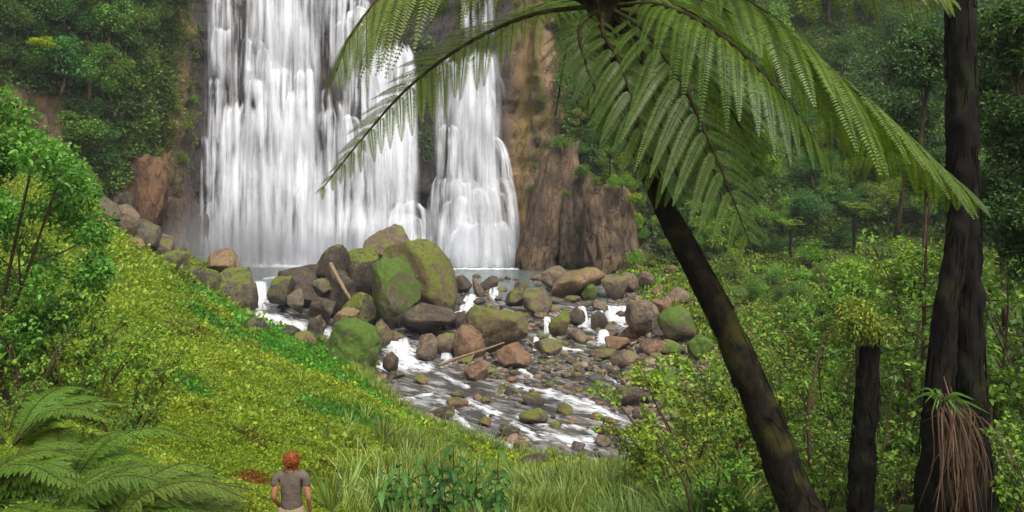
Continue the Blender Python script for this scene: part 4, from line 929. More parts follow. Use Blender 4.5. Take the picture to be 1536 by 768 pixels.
for px, py, s, lb, c in [(1186, 345, .85, 'small palm with upright fronds on the hillside left of the bushy palm', (1.9, 1.6, 1.0)), (1282, 322, 1.0, 'bushy palm higher on the hillside, right of the small upright palm', (1.4, 1.25, .6)), (1222, 372, .6, 'tiny palm half hidden below the bushy palm', (1.2, 1.2, .7)), (915, 232, .7, 'little palm above the pale rock column', (1.3, 1.5, .7)), (1262, 196, .8, 'shaded palm under the arching frond', (.8, 1.0, .7))]:
    h = ray(px, py)[0]; b = W(px, py, h[1] - 3.2); o = thing('palm', b, lb, 'palm', 'palms on the hillside'); o.scale = (s,) * 3; o.rotation_euler = (0, 0, random.uniform(0, 6))
    link('trunk', pt, o)
    for f in pf: link('frond', f, o, color=c + (1,))

# ================================================================ NEAR SHRUBS WITH STEMS
def shrub_meshes(seed, nst=6, h=2.6, spread=.5, twigs=7, leaf=.09, nl=22, wr=.5, r0=.022, bend=.5, low=.25, droop=.3):
    r = np.random.default_rng(seed); st, fo = MB(), MB()
    for k in range(nst):
        az = r.uniform(0, 6.28); o = np.array([math.cos(az), math.sin(az), 0]); H = h * r.uniform(.6, 1.05); b = o * r.uniform(0, .15)
        P = catmull([b, b + o * spread * H * .25 + np.array([0, 0, H * .4]) + r.normal(0, .05, 3), b + o * spread * H * .6 + np.array([0, 0, H * .75]) + r.normal(0, .1, 3), b + o * spread * H * r.uniform(.8, 1.2) + np.array([0, 0, H])], 14)
        add_tube(st, P, np.linspace(r0, r0 * .25, 14), 6)
        for j in range(twigs):
            t_ = r.uniform(low, 1); p0 = P[int(t_ * 13)]; d = unit(r.normal(size=3) * np.array([1, 1, .4]) + np.array([0, 0, .35])); L = H * r.uniform(.16, .32) * (1.2 - .4 * t_)
            Q = catmull([p0, p0 + d * L * .5 + r.normal(0, .03, 3), p0 + d * L + np.array([0, 0, -.06 * L])], 7); add_tube(st, Q, np.linspace(r0 * .4, r0 * .12, 7), 4)
            tt = r.uniform(.15, 1.05, nl); i = np.clip(tt * 6, 0, 5.99); a = i.astype(int); f = (i - a)[:, None]; B = Q[a] * (1 - f) + Q[np.minimum(a + 1, 6)] * f + r.normal(0, leaf * .5, (nl, 3))
            D = unit(r.normal(size=(nl, 3)) + d * .8 + np.array([0, 0, .1])); Nl = unit(np.array([0, 0, 1.0]) + r.normal(size=(nl, 3)) * .5)
            leaves6(fo, B, D, Nl, 1.3 * leaf * r.uniform(.6, 1.2, nl), 1.3 * leaf * wr * r.uniform(.8, 1.2, nl), np.clip(r.normal(.55, .2, nl), 0, 1), droop)
    return st.data('stem', M['twig']), fo.data('foliage', M['leaf'])
SV = [shrub_meshes(1), shrub_meshes(2, 8, 2.3, .6, 8, .075, 26), shrub_meshes(3, 5, 3.2, .35, 9, .085, 24), shrub_meshes(4, 9, 1.7, .8, 7, .07, 26, wr=.6), shrub_meshes(5, 4, 3.6, .25, 10, .08, 20, low=.45)]
def gz(x, y): return float(ground(np.array([x]), np.array([y]))[0])
nearr = []
def shrub(px, Y, s, v, cn, label=None, ph=None, top=None, name='shrub', group='leafy shrubs in front of the river'):
    x = (px - 768) / F * Y; z = gz(x, Y); o = thing(name, (x, Y, z - .03), label, 'shrub', group)
    if top is not None: s = (CZ - (top - HOR) / F * Y - z) / {0: 2.6, 1: 2.3, 2: 3.2, 3: 1.7, 4: 3.6}[v]
    o.scale = (s,) * 3; o.rotation_euler = (0, 0, random.uniform(0, 6.28)); c = tuple(k * 1.0 * random.uniform(.88, 1.15) for k in GCOL[cn]) + (1,)
    link('stem', SV[v][0], o); link('foliage', SV[v][1], o, color=c)
    if ph: nearr.append([o, px, HOR + F * (CZ - z - .6 * s * 2.6) / Y, ph])
    return o
# right middle ground: (px, distance, top row, variant, colour)
for px, Y, top, v, cn in [(1010, 16, 590, 1, 'yellow green'), (1060, 15, 560, 0, 'yellow green'), (1090, 17, 540, 2, 'bright green'), (1040, 19, 570, 3, 'yellow green'), (1120, 18, 560, 1, 'bright green'), (985, 20, 620, 3, 'yellow green'), (1150, 20, 540, 0, 'mid green'),
                          (1200, 17, 500, 2, 'bright green'), (1235, 15, 470, 4, 'mid green'), (1180, 22, 520, 1, 'yellow green'), (1265, 18, 500, 0, 'bright green'), (1240, 24, 470, 2, 'bright green'), (1330, 16, 470, 2, 'bright green'), (1360, 14, 440, 4, 'bright green'), (1345, 20, 420, 0, 'mid green'), (1385, 18, 400, 2, 'bright green'), (1315, 13, 560, 1, 'mid green'), (1370, 12, 560, 3, 'bright green'), (1290, 26, 440, 1, 'bright green'),
                          (1390, 13, 360, 4, 'mid green'), (1290, 11, 640, 3, 'mid green'), (1240, 12, 620, 1, 'bright green'), (1110, 12.5, 660, 3, 'mid green'), (1060, 13, 670, 3, 'bright green'), (1340, 10.5, 650, 1, 'mid green'), (1500, 11, 560, 1, 'mid green'), (1520, 12, 420, 2, 'mid green'), (1545, 10, 500, 0, 'mid green'), (1490, 14, 380, 4, 'mid green'), (1480, 16, 440, 0, 'dark green'), (1560, 14, 300, 2, 'dark green'), (1515, 9.5, 640, 3, 'bright green'), (1560, 9, 620, 1, 'mid green'), (1590, 12, 400, 0, 'mid green'),
                          (1180, 14, 640, 0, 'mid green'), (1420, 15, 470, 1, 'mid green'), (1450, 20, 420, 2, 'dark green'), (1130, 28, 500, 1, 'mid green'), (1200, 30, 470, 1, 'bright green'), (1080, 30, 560, 3, 'yellow green')]:
    shrub(px, Y, 1, v, cn, None, {0: 'open branching', 1: 'wide leafy', 2: 'tall leafy', 3: 'low spreading', 4: 'tall thin stemmed'}[v] + f' {cn} shrub', top)
# crown of leaves sprouting above the broken trunk
def tree_at(px, py, Y, r, v, cn, label, group=None, name='tree', sz=(1, 1, 1), cat='tree', col=None):
    o = tree(W(px, py, Y), r, v, cn, label, None, name, cat, group or 'small trees on the right', sz)
    if col: o.children[0].color = col + (1,)
    return o
TN = [crown_unit(260 + k, ncl=26, nleaf=7000, leaf=.075, wr=.5, clr=(.2, .34), six=True) for k in range(2)]
for k in range(2): TV.append((TN[k][0].data('crown', M['leaf']), limbs_unit(TN[k][1], 360 + k, z0=-2.2, r0=.05).data('trunk', M['twig'])))
tree_at(1285, 440, 24, 1.5, 6, 'bright green', 'round bright leafed tree showing above the short broken trunk')
tree_at(1230, 500, 26, 1.2, 7, 'bright green', 'smaller bright leafed tree left of the short broken trunk')
tree_at(1370, 410, 22, 1.3, 7, 'bright green', 'pale green small tree just left of the tall dark trunks')
tree_at(1330, 480, 20, .9, 6, 'mid green', 'small round tree right of the short broken trunk')
# dark foliage at the right edge, behind and beside the tall trunk
for k, (px, py, Y, r, v, cn, lb) in enumerate([(1520, 60, 13, 1.1, 6, 'dark green', 'dark leafy branch mass at the top right corner'), (1545, 190, 12, 1.0, 7, 'dark green', 'dark foliage below the top right corner mass'), (1500, 300, 14, 1.0, 6, 'dark green', 'dark foliage right of the tall trunk at the tip of the long frond'),
        (1560, 340, 11, .9, 7, 'dark green', 'dark foliage at the right edge of the view, halfway up'), (1505, 130, 17, 1.3, 7, 'dark green', 'shaded tree crown directly right of the tall trunk'), (1395, 90, 26, 1.8, 6, 'dark green', 'shaded tree crown directly left of the tall trunk'), (1350, 180, 30, 2.0, 7, 'dark green', 'dark tree crown behind the outer arching frond'), (1390, 260, 28, 1.4, 6, 'dark green', 'dark tree crown behind the tip of the long frond')]):
    tree_at(px, py, Y, r, v, cn, lb, 'dark tree crowns round the tall trunk', col=(.45, .58, .42))
tc_ = tree_at(1294, 494, 9.35, .5, 2, 'bright green', 'small bright leaf cluster just above the short broken trunk'); tc_.rotation_euler = (0, 0, 0); tc_.location = tuple(W(1294, 494, 9.6))
for k, (px, py, Y, r, cn, lb) in enumerate([(846, 214, 73.6, 1.3, 'mid green', 'green bush growing on top of the leaning rock pillar'), (872, 258, 72.6, 1.2, 'olive', 'olive bush on top of the grey tapering pillar'), (893, 272, 70.0, .9, 'mid green', 'green bush on the left shoulder of the pale rock column'), (930, 272, 69.2, 1.3, 'yellow green', 'yellowish bush on top of the pale rock column'), (955, 300, 68.8, 1.2, 'yellow green', 'yellowish bush draped over the right side of the pale column'), (803, 250, 74.6, .6, 'olive', 'small olive bush in the crack left of the leaning pillar'), (850, 290, 72.2, .6, 'olive', 'small olive bush between the leaning and the grey pillars')]):
    tree_at(px, py, Y, r, 1 + k % 3, cn, lb, 'bushes on the rock pillars', 'bush', (1, 1, .8), 'bush')
name_all(trees, LF); name_all(nearr, LF)

# big leafy bush at the left edge
mb = MB(); st = MB(); r = np.random.default_rng(5)
Yb = 14.5; outl = [(0, 140), (35, 165), (60, 205), (95, 235), (115, 265), (128, 310), (150, 345), (160, 395), (150, 440), (120, 470), (85, 490), (50, 500), (20, 520), (-40, 540), (-150, 500), (-190, 350), (-150, 200), (-60, 130)]
root = np.array([(-30 - 768) / F * Yb, Yb, 0]); root[2] = gz(root[0], root[1])
cl_ = []
while len(cl_) < 85:
    a, b = r.uniform(-190, 160), r.uniform(130, 540)
    if inpoly(a, b, outl): cl_.append(W(a, b, Yb + r.uniform(-1.5, 1.7)))
for ax_, bx_ in outl:
    m_ = W(ax_ * .93 - 4, bx_ * .96 + 14, Yb + r.uniform(-.6, .6)); cl_.append(m_)
for c in cl_:
    n = 230; cr = r.uniform(.32, .5); d = unit(r.normal(size=(n, 3))); P = c + d * (cr * r.uniform(.3, 1.0, n))[:, None] * [1, 1, .75]
    leaves6(mb, P - root, unit(d * .5 + r.normal(size=(n, 3)) * .6 + [0, 0, .3]), unit(r.normal(size=(n, 3)) * .45 + [0, 0, 1]), .125 * r.uniform(.6, 1.2, n), .05 * r.uniform(.8, 1.2, n), np.clip(r.normal(.55, .19, n) + r.normal(0, .09), 0, 1), .3)
lb = thing('leafy_bush', tuple(root), 'big glossy leaved bush with bare dark stems filling the left edge', 'bush')
mb.build('foliage', M['leaf'], lb, color=(1.0, 1.45, .8, 1))
for k in range(9):
    tgt = cl_[r.integers(0, len(cl_))] - root; b = np.array([r.uniform(-.5, .6), r.uniform(-.4, .4), -.1]); q1 = tgt * [.35, .35, .45] + r.normal(0, .12, 3)
    P = catmull([b, q1 * .6 + b * .4, q1 + [.1, 0, 0], tgt], 16); sb = MB(); add_tube(sb, P + 0, np.linspace(.06, .018, 16), 7, rough=.1)
    for j in range(3):
        p0 = P[r.integers(5, 13)]; t2 = cl_[r.integers(0, len(cl_))] - root; t2 = p0 + (t2 - p0) / max(1, np.linalg.norm(t2 - p0)) * 1.2; add_tube(sb, catmull([p0, (p0 + t2) / 2 + r.normal(0, .08, 3), t2], 8), np.linspace(.022, .008, 8), 5)
    sb.build('stem', M['twig'], lb, color=(1, 1, 1, 1))
# loose shrubs below and right of that bush
for px, Y, top, v, cn, l in [(40, 13.0, 440, 0, 'bright green', 'open shrub with reddish stems under the big left bush'), (100, 13.5, 500, 1, 'mid green', 'wide leafy shrub right below the big left bush'), (150, 17, 470, 1, 'yellow green', 'yellowish shrub on the slope right of the big left bush'), (90, 17, 430, 3, 'bright green', 'low spreading shrub behind the open left shrub'),
                             (180, 15, 540, 3, 'bright green', 'low shrub between the yellowish shrub and the ferns'), (10, 10.5, 560, 1, 'mid green', 'shrub at the left edge just above the ferns'), (230, 20, 500, 3, 'yellow green', 'low yellow green shrub part way up the left slope'), (130, 24, 440, 3, 'bright green', 'small shrub high on the slope beside the big left bush'), (60, 11, 590, 3, 'bright green', 'low shrub among the fern tops'), (170, 11.5, 610, 3, 'mid green', 'low shrub behind the pale fern fronds')]:
    shrub(px, Y, 1, v, cn, l, None, top, group='shrubs on the left slope')

# ================================================================ TREE FERN
def frond(P, Lp, npair, npin, pl, g=.25, t0=.1, side=None, ang=62, seed=0, tone=.5, wmul=.95, tipw=.12, peak=.42, twist=0.0):
    """bipinnate frond: returns (pinnae MB, rachis points)"""
    r = np.random.default_rng(seed); mb = MB(); P = catmull(P, 60); T = unit(np.gradient(P, axis=0)); Lc = np.concatenate([[0], np.cumsum(np.linalg.norm(np.diff(P, axis=0), axis=1))]); Lc /= Lc[-1]
    z = np.array([0, 0, 1.0])
    S0 = unit(np.cross(T, z)) if side is None else unit(np.asarray(side) - T * (T @ np.asarray(side))[:, None])
    npin = int(npin * (1.6 if npin > 15 else 1.15)); x = np.linspace(.04, 1, npin)
    for k in range(npair):
        t_ = t0 + (1 - t0) * (k + .5) / npair; i = int(np.searchsorted(Lc, t_)) - 1; i = min(max(i, 0), 58); f = (t_ - Lc[i]) / max(Lc[i + 1] - Lc[i], 1e-6); B = P[i] * (1 - f) + P[i + 1] * f; Tt = T[i]; Ss = S0[i]
        tt = (t_ - t0) / (1 - t0); prof = (sm(-.12, peak, tt) * (1 - (max(0, tt - peak) / (1 - peak)) ** 1.6 * (1 - tipw)))
        for s in (-1, 1):
            L = Lp * prof * r.uniform(.92, 1.06); a = rad(ang - 14 * tt + r.normal(0, 2.5)); D = unit(Ss * s * math.sin(a) + Tt * math.cos(a) + z * r.normal(0, .05))
            gg = g * r.uniform(.8, 1.25); C_ = B + D * (x * L)[:, None] - z * (gg * L * x ** 2)[:, None]; Tl = unit(D[None] - z * (2 * gg * x)[:, None])
            Wv = unit(Tt[None] - Tl * (Tl @ Tt)[:, None]); pn = pl * (1 - x ** 2.6 * .88) * (.55 + .45 * sm(0, .15, x)) * min(1, .45 + prof * .6); wd = L / npin * 1.02 * wmul
            tn = np.clip(r.normal(tone, .05) + r.normal(0, .09, npin), 0, 1)
            for q_ in (-1, 1):
                Dp = unit(Wv * q_ + Tl * .38 + r.normal(0, .04, (npin, 3)) - z * .08); Np = np.cross(Tl, Wv); leaves(mb, C_, Dp, Np, pn, wd, tn, fold=.12, droop=.12)
            # midrib of the pinna
            mr = C_[[0, npin // 3, 2 * npin // 3, npin - 1]]; wv = Wv[[0, npin // 3, 2 * npin // 3, npin - 1]] * np.array([.008, .006, .004, .002])[:, None]
            V = np.vstack([mr - wv, mr + wv]); mb.add(V, np.array([[0, 1, 5, 4], [1, 2, 6, 5], [2, 3, 7, 6]]), .2)
    return mb, P
tf_base = np.array([(1212 - 768) / F * 7.1, 7.1, 0]); tf_base[2] = gz(tf_base[0], tf_base[1]) - .1
tf = thing('tree_fern', tuple(tf_base), 'tall tree fern with a leaning dark trunk and huge arching fronds', 'tree fern')
TPt = [(1285, 900, 7.1), (1240, 830, 7.1), (1192, 745, 7.1), (1158, 655, 7.15), (1122, 565, 7.2), (1085, 480, 7.3), (1040, 393, 7.4), (998, 315, 7.5), (962, 230, 7.6), (935, 150, 7.75), (915, 70, 7.9), (908, 0, 8.0)]
TPp = np.array([W(*p) for p in TPt]); TPp[0] = tf_base + [.1, 0, -.2]
wid = np.array([74, 70, 62, 58, 52, 48, 43, 36, 31, 28, 26, 30]) / 2 * .86
Pt = catmull(TPp, 150); Rt = np.interp(np.linspace(0, 1, 150), np.linspace(0, 1, 12), wid / F * 7.5)
V, Q4, T3 = tube(Pt - tf_base, Rt, 40, rough=.10, seed=3)
mk('trunk', V, [Q4, T3], M['fern_bark'], tf)
# matted rootlets running down the trunk
rb_ = MB(); r = np.random.default_rng(9)
for k in range(520):
    i = r.integers(0, 138); n = r.integers(5, 11); a = r.uniform(0, 6.28); seg = Pt[i:i + n]; Tn_ = unit(np.gradient(seg, axis=0)); A_ = unit(np.cross(Tn_, [0, 1.0, 0])); B_ = np.cross(Tn_, A_); a2 = a + np.linspace(0, r.normal(0, .35), n)
    pts = seg - tf_base + (A_ * np.cos(a2)[:, None] + B_ * np.sin(a2)[:, None]) * (Rt[i:i + n] * r.uniform(.97, 1.07))[:, None]; add_tube(rb_, pts, r.uniform(.002, .005), 4, cap=False)
rb_.build('root_mat', M['fern_bark'], tf)
def clinging(Pc, R_, b, n, parent, col, lo=0, hi=1, leaf=.035, seed=1, az=(0, 6.28)):
    r = np.random.default_rng(seed); i = (r.uniform(lo, hi, n) ** 1 * (len(Pc) - 1)).astype(int); i = np.clip(i + (r.normal(0, 3, n)).astype(int), 0, len(Pc) - 1); cl = vnoise(np.stack([i / 9.0, r.uniform(*az, n) * 0 + 1, i * 0.0], -1), seed); a = r.uniform(*az, n)
    d = np.stack([np.cos(a), np.sin(a), 0 * a], -1); P = Pc[i] - b + d * (R_[i] * r.uniform(.95, 1.25, n))[:, None]; mb = MB()
    leaves(mb, P, unit(d + r.normal(0, .7, (n, 3))), unit(d + np.array([0, 0, 1.0]) + r.normal(0, .4, (n, 3))), leaf * r.uniform(.6, 1.5, n), leaf * .6, np.clip(r.normal(.35, .2, n), 0, 1), droop=.3); mb.build('clinging_leaves', M['leaf'], parent, color=col)

CR = np.array(W(905, 8, 8.0))
FR = [ # (points px,py,Y), Lp, npair, npin, pl, g, tone (leaf colour lifted as if top-lit), label
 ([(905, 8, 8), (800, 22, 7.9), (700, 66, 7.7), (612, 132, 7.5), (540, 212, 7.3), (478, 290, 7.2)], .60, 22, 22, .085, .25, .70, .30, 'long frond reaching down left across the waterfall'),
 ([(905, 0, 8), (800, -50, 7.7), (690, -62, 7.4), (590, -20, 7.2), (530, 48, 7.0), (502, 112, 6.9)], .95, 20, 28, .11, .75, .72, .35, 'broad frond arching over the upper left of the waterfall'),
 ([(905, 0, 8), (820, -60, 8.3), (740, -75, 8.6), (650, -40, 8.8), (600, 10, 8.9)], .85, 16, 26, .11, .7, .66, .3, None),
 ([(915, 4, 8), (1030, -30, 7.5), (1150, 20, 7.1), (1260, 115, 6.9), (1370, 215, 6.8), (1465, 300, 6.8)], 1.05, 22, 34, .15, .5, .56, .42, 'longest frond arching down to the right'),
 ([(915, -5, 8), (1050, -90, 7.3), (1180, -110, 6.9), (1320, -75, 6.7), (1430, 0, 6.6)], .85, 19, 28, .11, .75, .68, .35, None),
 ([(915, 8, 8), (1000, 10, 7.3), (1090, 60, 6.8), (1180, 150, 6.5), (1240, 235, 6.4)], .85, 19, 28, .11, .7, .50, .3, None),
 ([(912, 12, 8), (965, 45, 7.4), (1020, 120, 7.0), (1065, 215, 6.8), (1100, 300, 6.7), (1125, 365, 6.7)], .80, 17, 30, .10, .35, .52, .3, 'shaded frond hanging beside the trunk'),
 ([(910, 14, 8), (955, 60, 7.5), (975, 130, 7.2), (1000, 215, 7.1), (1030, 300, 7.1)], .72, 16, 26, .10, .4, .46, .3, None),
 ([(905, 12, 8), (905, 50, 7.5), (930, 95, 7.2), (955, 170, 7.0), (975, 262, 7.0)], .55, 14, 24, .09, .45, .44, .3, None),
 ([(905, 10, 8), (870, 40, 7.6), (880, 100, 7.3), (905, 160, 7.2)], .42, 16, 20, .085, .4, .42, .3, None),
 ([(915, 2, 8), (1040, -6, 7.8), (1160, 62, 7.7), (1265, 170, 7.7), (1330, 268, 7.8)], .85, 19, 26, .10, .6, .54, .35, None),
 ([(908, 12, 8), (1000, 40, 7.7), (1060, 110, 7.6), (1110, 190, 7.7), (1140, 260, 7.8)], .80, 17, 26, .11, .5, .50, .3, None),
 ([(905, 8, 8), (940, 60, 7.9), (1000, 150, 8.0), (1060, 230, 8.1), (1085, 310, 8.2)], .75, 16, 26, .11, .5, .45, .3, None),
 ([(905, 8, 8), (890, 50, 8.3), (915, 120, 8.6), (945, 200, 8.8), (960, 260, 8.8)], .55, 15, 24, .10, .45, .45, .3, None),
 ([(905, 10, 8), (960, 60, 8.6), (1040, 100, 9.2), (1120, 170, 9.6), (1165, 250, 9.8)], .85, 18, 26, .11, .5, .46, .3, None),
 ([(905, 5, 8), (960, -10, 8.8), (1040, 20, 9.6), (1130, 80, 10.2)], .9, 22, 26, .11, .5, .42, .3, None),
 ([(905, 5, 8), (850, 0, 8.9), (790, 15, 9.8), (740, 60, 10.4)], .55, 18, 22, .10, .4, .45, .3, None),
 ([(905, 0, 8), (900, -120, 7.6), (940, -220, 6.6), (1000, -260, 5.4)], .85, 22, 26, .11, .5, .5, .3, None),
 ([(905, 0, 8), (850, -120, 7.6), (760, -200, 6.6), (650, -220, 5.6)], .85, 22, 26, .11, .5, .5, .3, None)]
for k, (pts, Lp, npr, npin, pl, g, tn, pk, lbl) in enumerate(FR):
    P = [W(*p) for p in pts]; side = None
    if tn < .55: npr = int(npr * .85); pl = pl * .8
    if k in (6, 7, 8, 9): side = (1, .25, .1)
    if k == 0: side = (-.25, .7, .65)
    mb, R_ = frond([p - tf_base for p in P], Lp, npr, npin, pl, g, t0=.13, side=side, seed=500 + k, tone=tn, peak=pk)
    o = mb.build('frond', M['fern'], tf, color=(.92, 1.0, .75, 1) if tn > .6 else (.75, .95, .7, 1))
    if lbl: o['label'] = lbl
    sb = MB(); add_tube(sb, R_[:59], np.linspace(.028, .005, 59), 7); sb.build('frond_stalk', M['rachis'], o)
# stalk bases and curled young fronds in the crown
sb = MB()
for k in range(22):
    a = k * 2.4; d = np.array([math.cos(a), math.sin(a), 0]); p0 = CR - tf_base + d * .06 - [0, 0, .25]; add_tube(sb, catmull([p0, p0 + d * .12 + [0, 0, .28], p0 + d * .42 + [0, 0, .42]], 8), np.linspace(.045, .022, 8), 7, rough=.1)
sb.build('stalk_bases', M['rachis'], tf)
sk = MB()
for k in range(5):   # old hanging stalks
    a = k * 1.3 + .5; d = np.array([math.cos(a), math.sin(a), 0]); p0 = CR - tf_base + d * .08 - [0, 0, .2]; add_tube(sk, catmull([p0, p0 + d * .25 + [0, 0, -.1], p0 + d * .4 + [0, 0, -.7 - .1 * k]], 10), np.linspace(.02, .006, 10), 5)
sk.build('dead_stalk', M['rachis'], tf)

# ================================================================ TALL TRUNKS AT RIGHT
def trunk_thing(name, pts, wid, label, mat='dark_bark', cat='tree', rough=.2, seed=1, broken=False):
    P = np.array([W(*p) for p in pts]); b = P[0].copy(); b[2] = gz(b[0], b[1]) - .1; P[0] = b; o = thing(name, tuple(b), label, cat)
    Pc = catmull(P, 110); R_ = np.interp(np.linspace(0, 1, 110), np.linspace(0, 1, len(wid)), np.array(wid) / 2 / F * pts[1][2]); V, Q4, T3 = tube(Pc - b, R_, 32, rough=rough, seed=seed)
    if broken:
        top = V[:, 2] > V[:, 2].max() - .12; V[top, 2] += .30 * np.abs(fbm(V[top] * 22, 2, 4)) - .05
    mk('trunk', V, [Q4, T3], M[mat], o)
    fb = MB(); r = np.random.default_rng(seed)
    for k in range(170):
        i = r.integers(0, 98); n = r.integers(5, 12); a = r.uniform(0, 6.28); seg = Pc[i:i + n]; R1 = R_[i:i + n]; m_ = len(seg); a2 = a + np.linspace(0, r.normal(0, .25), m_)
        add_tube(fb, seg - b + np.stack([np.cos(a2), np.sin(a2), 0 * a2], -1) * (R1 * r.uniform(.98, 1.1))[:, None], r.uniform(.004, .011), 4, cap=False)
    fb.build('bark_ridge', M[mat], o)
    return o, Pc, R_
t1, P1_, R1_ = trunk_thing('tall_tree', [(1462, 900, 9.2), (1456, 640, 9.2), (1450, 500, 9.2), (1446, 330, 9.2), (1443, 200, 9.2), (1441, 60, 9.2), (1440, -160, 9.2)], [56, 48, 46, 43, 42, 40, 38], 'tallest dark mossy trunk rising out of the top of the view on the right', seed=11)
t2, P2_, R2_ = trunk_thing('dead_trunk', [(1396, 900, 9.0), (1398, 760, 9.0), (1405, 640, 9.0), (1416, 500, 9.05), (1432, 380, 9.1), (1444, 300, 9.15)], [52, 46, 40, 34, 30, 26], 'dark leaning trunk crossing in front of the tallest trunk', seed=12)
t3, P3_, R3_ = trunk_thing('broken_trunk', [(1288, 900, 9.6), (1290, 750, 9.6), (1296, 660, 9.6), (1301, 580, 9.6), (1304, 514, 9.6)], [38, 34, 34, 32, 26], 'short broken dark trunk with a ragged top', seed=13, broken=True, cat='tree stump')
mb, c = crown_unit(401, ncl=20, nleaf=5000, leaf=.05, wr=.5, rad_=(1, 1, .7)); V_ = np.concatenate(mb.V)
mb.V = [V_ * 1.6 + (np.array(W(1440, -150, 9.2)) - np.array(t1.location)) + [0, 0, 1]]; mb.build('crown', M['leaf'], t1, color=(.8, 1, .7, 1))
# perching plant with dead straps on the leaning trunk
r = np.random.default_rng(21); pb_ = np.array(W(1412, 610, 8.7)); ep = thing('perching_plant', tuple(pb_), 'perching lily with green blades and a skirt of dead brown straps on the trunk', 'plant')
g1, g2 = MB(), MB()
def strap(mb, P, w_, tone):
    P = catmull(P, 12); T = unit(np.gradient(P, axis=0)); Sd = unit(np.cross(T, [0.2, 1, 0.1])); ww = w_ * np.sin(np.linspace(.5, 3.0, 12))[:, None]; V = np.vstack([P - Sd * ww, P + Sd * ww]); i = np.arange(11); mb.add(V, np.stack([i, i + 1, i + 13, i + 12], -1), tone)
for k in range(20):
    a = r.uniform(0, 6.28); d = np.array([math.cos(a), math.sin(a) * .8 - .3, 0]); L = r.uniform(.25, .5); e = r.uniform(.3, 1.1); strap(g1, [(0, 0, 0), d * L * .4 + [0, 0, L * .5 * e], d * L + [0, 0, L * (.7 * e - .35)]], .012, r.uniform(.35, .9))
for k in range(95):
    a = r.normal(.1, .45); d = np.array([a * .35 + .12, -abs(r.normal(0, .18)), 0]); L = r.uniform(.6, 1.35); strap(g2, [(r.normal(0, .07), 0, r.normal(0, .12)), d * .45 + [r.normal(0, .06), -.05, .0], d * .9 + [r.normal(0, .05), -.05, -L * .5], d * (1.0 + r.normal(0, .2)) + [r.normal(0, .08), 0, -L]], r.uniform(.004, .009), np.clip(r.normal(.5, .3), 0, 1))
g1.build('green_blades', M['leaf'], ep, color=(1.1, 1.3, 1.0, 1)); g2.build('dead_straps', M['dry'], ep, color=(.46, .42, .38, 1))

# ================================================================ GROUND FERNS, LOWER LEFT
def fern_plant(px, py, Y, nf, L, label, azr, seed, tone=.6, col=(.82, 1.15, .78)):
    b = np.array(W(px, py, Y)); b[2] = gz(b[0], Y); o = thing('ground_fern', tuple(b), label, 'fern', 'ferns in the lower left corner' if px < 500 else 'ferns among the right hand shrubs'); r = np.random.default_rng(seed)
    for k in range(nf):
        a = rad(r.uniform(*azr)) if k % 3 else r.uniform(0, 6.28); d = np.array([math.cos(a), math.sin(a), 0]); l_ = .85 * L * r.uniform(.75, 1.15); e = r.uniform(.5, 1.0)
        mb, R_ = frond([(0, 0, 0), d * l_ * .3 + [0, 0, l_ * .42 * e], d * l_ * .65 + [0, 0, l_ * .52 * e], d * l_ + [0, 0, l_ * .36 * e]], l_ * .24, 24, 11, .045, .2, t0=.12, seed=seed * 10 + k, tone=tone, ang=68, peak=.25, wmul=.9, tipw=.1)
        f = mb.build('frond', M['fern'], o, color=tuple(c * random.uniform(.85, 1.15) for c in col) + (1,)); sb = MB(); add_tube(sb, R_[:58:3], np.linspace(.009, .003, len(R_[:58:3])), 5); sb.build('frond_stalk', M['rachis'], f)
fern_plant(40, 760, 8.2, 13, 1.75, 'leftmost dense fern clump in the lower left corner', (-30, 70), 31)
fern_plant(130, 790, 8.0, 13, 1.8, 'fern with long pale fronds arching towards the person', (-10, 60), 32, .68)
fern_plant(240, 860, 8.4, 11, 1.5, 'lower fern at the bottom edge left of the person', (0, 90), 33)
fern_plant(-60, 700, 8.6, 9, 1.5, 'fern clump cut off by the left edge', (-20, 60), 34)
fern_plant(90, 700, 9.6, 12, 1.6, 'rear fern clump under the left shrubs', (-10, 80), 35, .62)
fern_plant(190, 720, 9.3, 11, 1.4, 'fern between the long pale fronds and the left shrubs', (-10, 80), 37, .6)
fern_plant(15, 690, 10.0, 11, 1.5, 'fern half hidden at the foot of the open left shrub', (-10, 80), 38, .58)
fern_plant(10, 860, 6.9, 8, 1.2, 'dark fern at the very bottom left corner', (0, 110), 36, .5)
for a_ in [(1250, 720, 13, 9, 1.3, 'fern on the ground left of the short broken trunk', (0, 360), 41, .55), (1120, 710, 15, 9, 1.3, 'fern left of the foot of the leaning trunk', (0, 360), 42, .6), (1490, 720, 11, 10, 1.3, 'bright fern in the lower right corner', (60, 300), 43, .6), (1350, 700, 12.5, 9, 1.2, 'fern between the broken trunk and the dead straps', (0, 360), 44, .55)]:
    fern_plant(*a_[:8], a_[8], (1.1, 1.25, .7))
for k, (px, py, Y, s) in enumerate([(60, 800, 8.9, .8), (150, 830, 8.6, .7), (210, 810, 9.2, .7), (-20, 760, 8.4, .9), (300, 850, 8.9, .55), (110, 760, 9.0, .7)]):
    x = (px - 768) / F * Y; o = tree((x, Y, gz(x, Y) + .3 * s), .62 * s, 6 + k % 2, 'mid green', 'low broad leaved growth tucked ' + ['under the leftmost fern clump', 'under the long pale fronds', 'between two ferns near the person', 'at the left edge below the ferns', 'at the bottom edge left of the person', 'behind the long pale fronds'][k], None, 'bush', 'bush', 'low growth among the ferns', (1.3, 1, .6))
